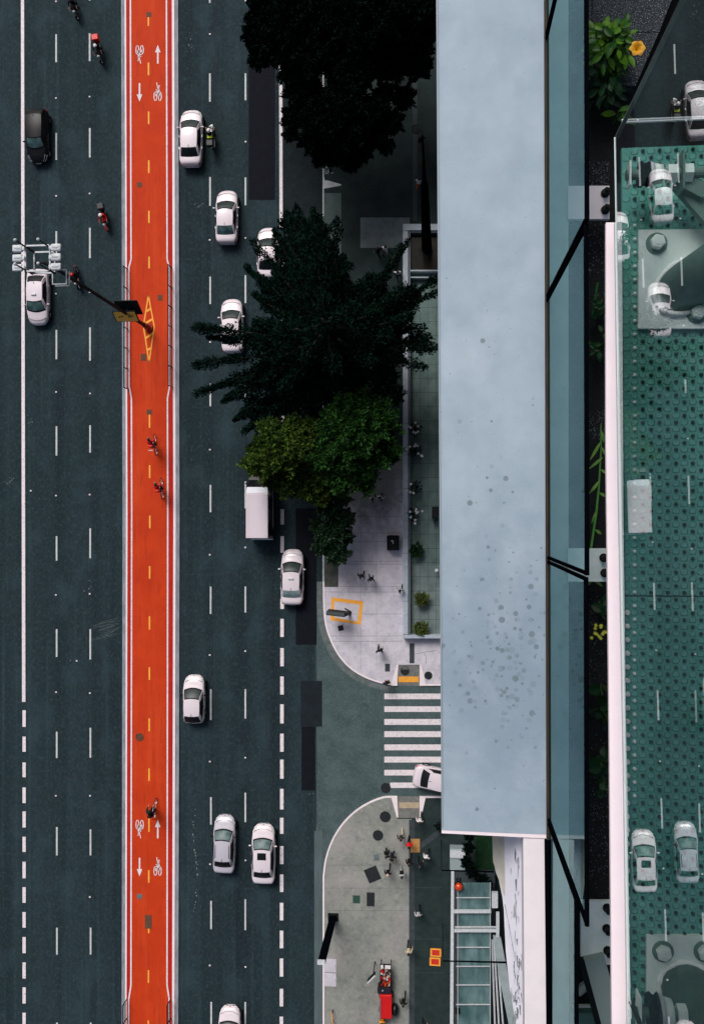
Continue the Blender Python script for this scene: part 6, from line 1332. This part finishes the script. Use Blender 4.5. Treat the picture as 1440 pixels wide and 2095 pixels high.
# ------------------------------------------------------------------ pergola, hedge and yard at the foot of the tower
zg = 4.2
pg = empty('glass_pergola', W(960, 1930, 0)); o_ = pg.location
def gp(px0, py0, px1, py1, z1, h, mat, name):
    m = MB(); m.prism([W(*p, z1) - o_ for p in ((px0, py0), (px1, py0), (px1, py1), (px0, py1))], z1-h, z1); return m.build(name, mat, pg)
m = MB(); m.prism([W(*p, zg) - o_ for p in ((922.5, 1782), (928.5, 1782), (926, 2300), (918.5, 2300))], zg-.3, zg); m.build('side_beam', steel_white, pg)
glz = pm('frosted_glazing', srgb(116, 144, 146), .35, col2=srgb(62, 92, 92), scale=.5, stretch=(1.4, .8, 1), lo=.35, hi=.65); mixin(glz, fac_noise(2.2, (2, .3, 1), .5, .7, .6), srgb(58, 84, 84))
for (a, b_) in ((1806, 1836), (1838, 1862), (1869, 1897), (1908, 1938), (1940, 1977), (1979, 2015), (2017, 2055), (2057, 2200)):
    gp(937, a, 1002, b_, zg-.35, .04, glz, 'glazing_panel')
gp(928, 1862.5, 1004, 1868.5, zg-.02, .2, steel_white, 'cross_beam'); gp(929, 1902, 1019, 1907.5, zg-.02, .2, steel_white, 'cross_beam'); gp(930, 1896, 1016, 1898, zg-.1, .1, steel_white, 'cross_beam')
for y in (1837, 1938.7, 1977.7, 2015.7, 2055.7): gp(933, y-.5, 1003, y+.7, zg-.2, .1, steel_white, 'glazing_bar')
for x in (936, 1002.5): gp(x-.6, 1806, x+.6, 2200, zg-.22, .1, steel_white, 'glazing_bar')
gp(1005.5, 1826, 1018, 1858, zg-.1, .25, steel_white, 'roof_box'); gp(1014.5, 1868, 1021, 1918, zg+.1, .25, steel_white, 'roof_box')
for k, x in enumerate((1006, 1010, 1014.5)): 
    m = MB(); m.tube([W(x, 1922, zg-.5) - o_, W(x+9+k*6, 2180, zg-.5) - o_], .07, 6); m.build('gutter_pipe', steel_white, pg)
m = MB(); m.prism([W(*p, zg) - o_ for p in ((1008, 1915), (1024, 1918), (1034, 1970), (1058, 2095), (1075, 2200), (1056, 2200), (1040, 2095), (1018, 1985))], zg-.2, zg); m.build('slanting_coping', pm('coping_greyish', srgb(168, 180, 182), .7, col2=srgb(146, 160, 162), scale=1.5), pg)
gp(929, 1782, 1012, 2200, .9, .2, strip_dark, 'floor_below')
for (x, y) in ((933, 1797), (931, 2063)):
    for dx in (0, 6): gp(x+dx, y, x+dx+4, y+12, zg-.3, .1, steel_dark, 'vent_grille')
tag(pg, 'glazed pergola with white beams at the foot of the tower', 'pergola')
o = empty('beacon_lamp', W(938, 1811, zg-.34)); m = MB(); m.ball((0, 0, .3), .29, 16, (1, 1, .8)); m.build('dome', pm('beacon_orange', srgb(214, 62, 16), .3, coat=.6), o, True); m = MB(); m.cyl((0, 0, .05), .3, .1, 16); m.build('base', steel_dark, o); tag(o, 'round orange red dome lamp on the pergola glazing', 'lamp')
for (y, x0, x1, lab) in ((1780.5, 903, 1010, 'upper black bar spanning from the pavement to the tower wall'), (1966, 906, 1034, 'lower black bar spanning the glazed pergola')):
    o = empty('black_bar', W(x0, y, 6)); m = MB(); b_ = W(x1, y+3, 6) - o.location; m.tube([(0, 0, 0), b_], [.045, .07], 8); m.build('bar', gasket, o); m = MB(); m.tube([(0, 0, -5.85), (0, 0, 0)], .03, 6); m.build('post', steel_dark, o); tag(o, lab, 'bar', 'black bars at the tower foot')
o = empty('air_unit', W(935, 1752, .1)); m = MB(); s_ = PXM(935, 1752, 1.); m.rbox((0, .1, .5), (31/s_, 44/s_, 1.0), .05); m.build('case', pm('unit_grey', srgb(150, 164, 166), .5), o); m = MB(); m.box((0, .55, 1.01), (31/s_, 15/s_, .03)); m.build('white_lid', steel_white, o); m = MB()
for k in range(6): m.box((-.45+k*.18, .2, 1.012), (.03, .14, .03))
m.build('grille', trim, o); tag(o, 'pale box shaped air unit beside the hedge', 'air unit')
m = MB(); m.px(974, 1690, 1040, 1800, .12); struct(m.build('lawn', pm('lawn_green', srgb(30, 84, 44), .9, col2=srgb(18, 62, 34), scale=3, bump=.6, bscale=12)))
r7 = nrg; ga = W(972, 1700, .12); gb = W(1016, 1800, .12); n_ = 9000
C = np.stack([r7.uniform(ga.x, gb.x, n_), r7.uniform(gb.y, ga.y, n_), np.full(n_, .17)], 1); lo_ = leaf_mesh('grass', C, np.tile([0., 0., 1.], (n_, 1)), .11, [pm('grass_blade', srgb(34, 96, 46), .7, col2=srgb(14, 60, 30), isl=(0, 1))], None, .25); tag(lo_, 'short green grass strip beside the tower wall', 'grass', kind='stuff')
canopy((956, 1762), [(958, 1735, 16, 2.2), (955, 1765, 17, 2.4), (966, 1785, 16, 2.2), (985, 1800, 17, 2.2), (998, 1812, 13, 2.0), (960, 1712, 14, 2.2)], 'dark glossy hedge curving over the upper end of the pergola', leaf_canopy, 2, 3000, group='plants below the tower', size=.16)
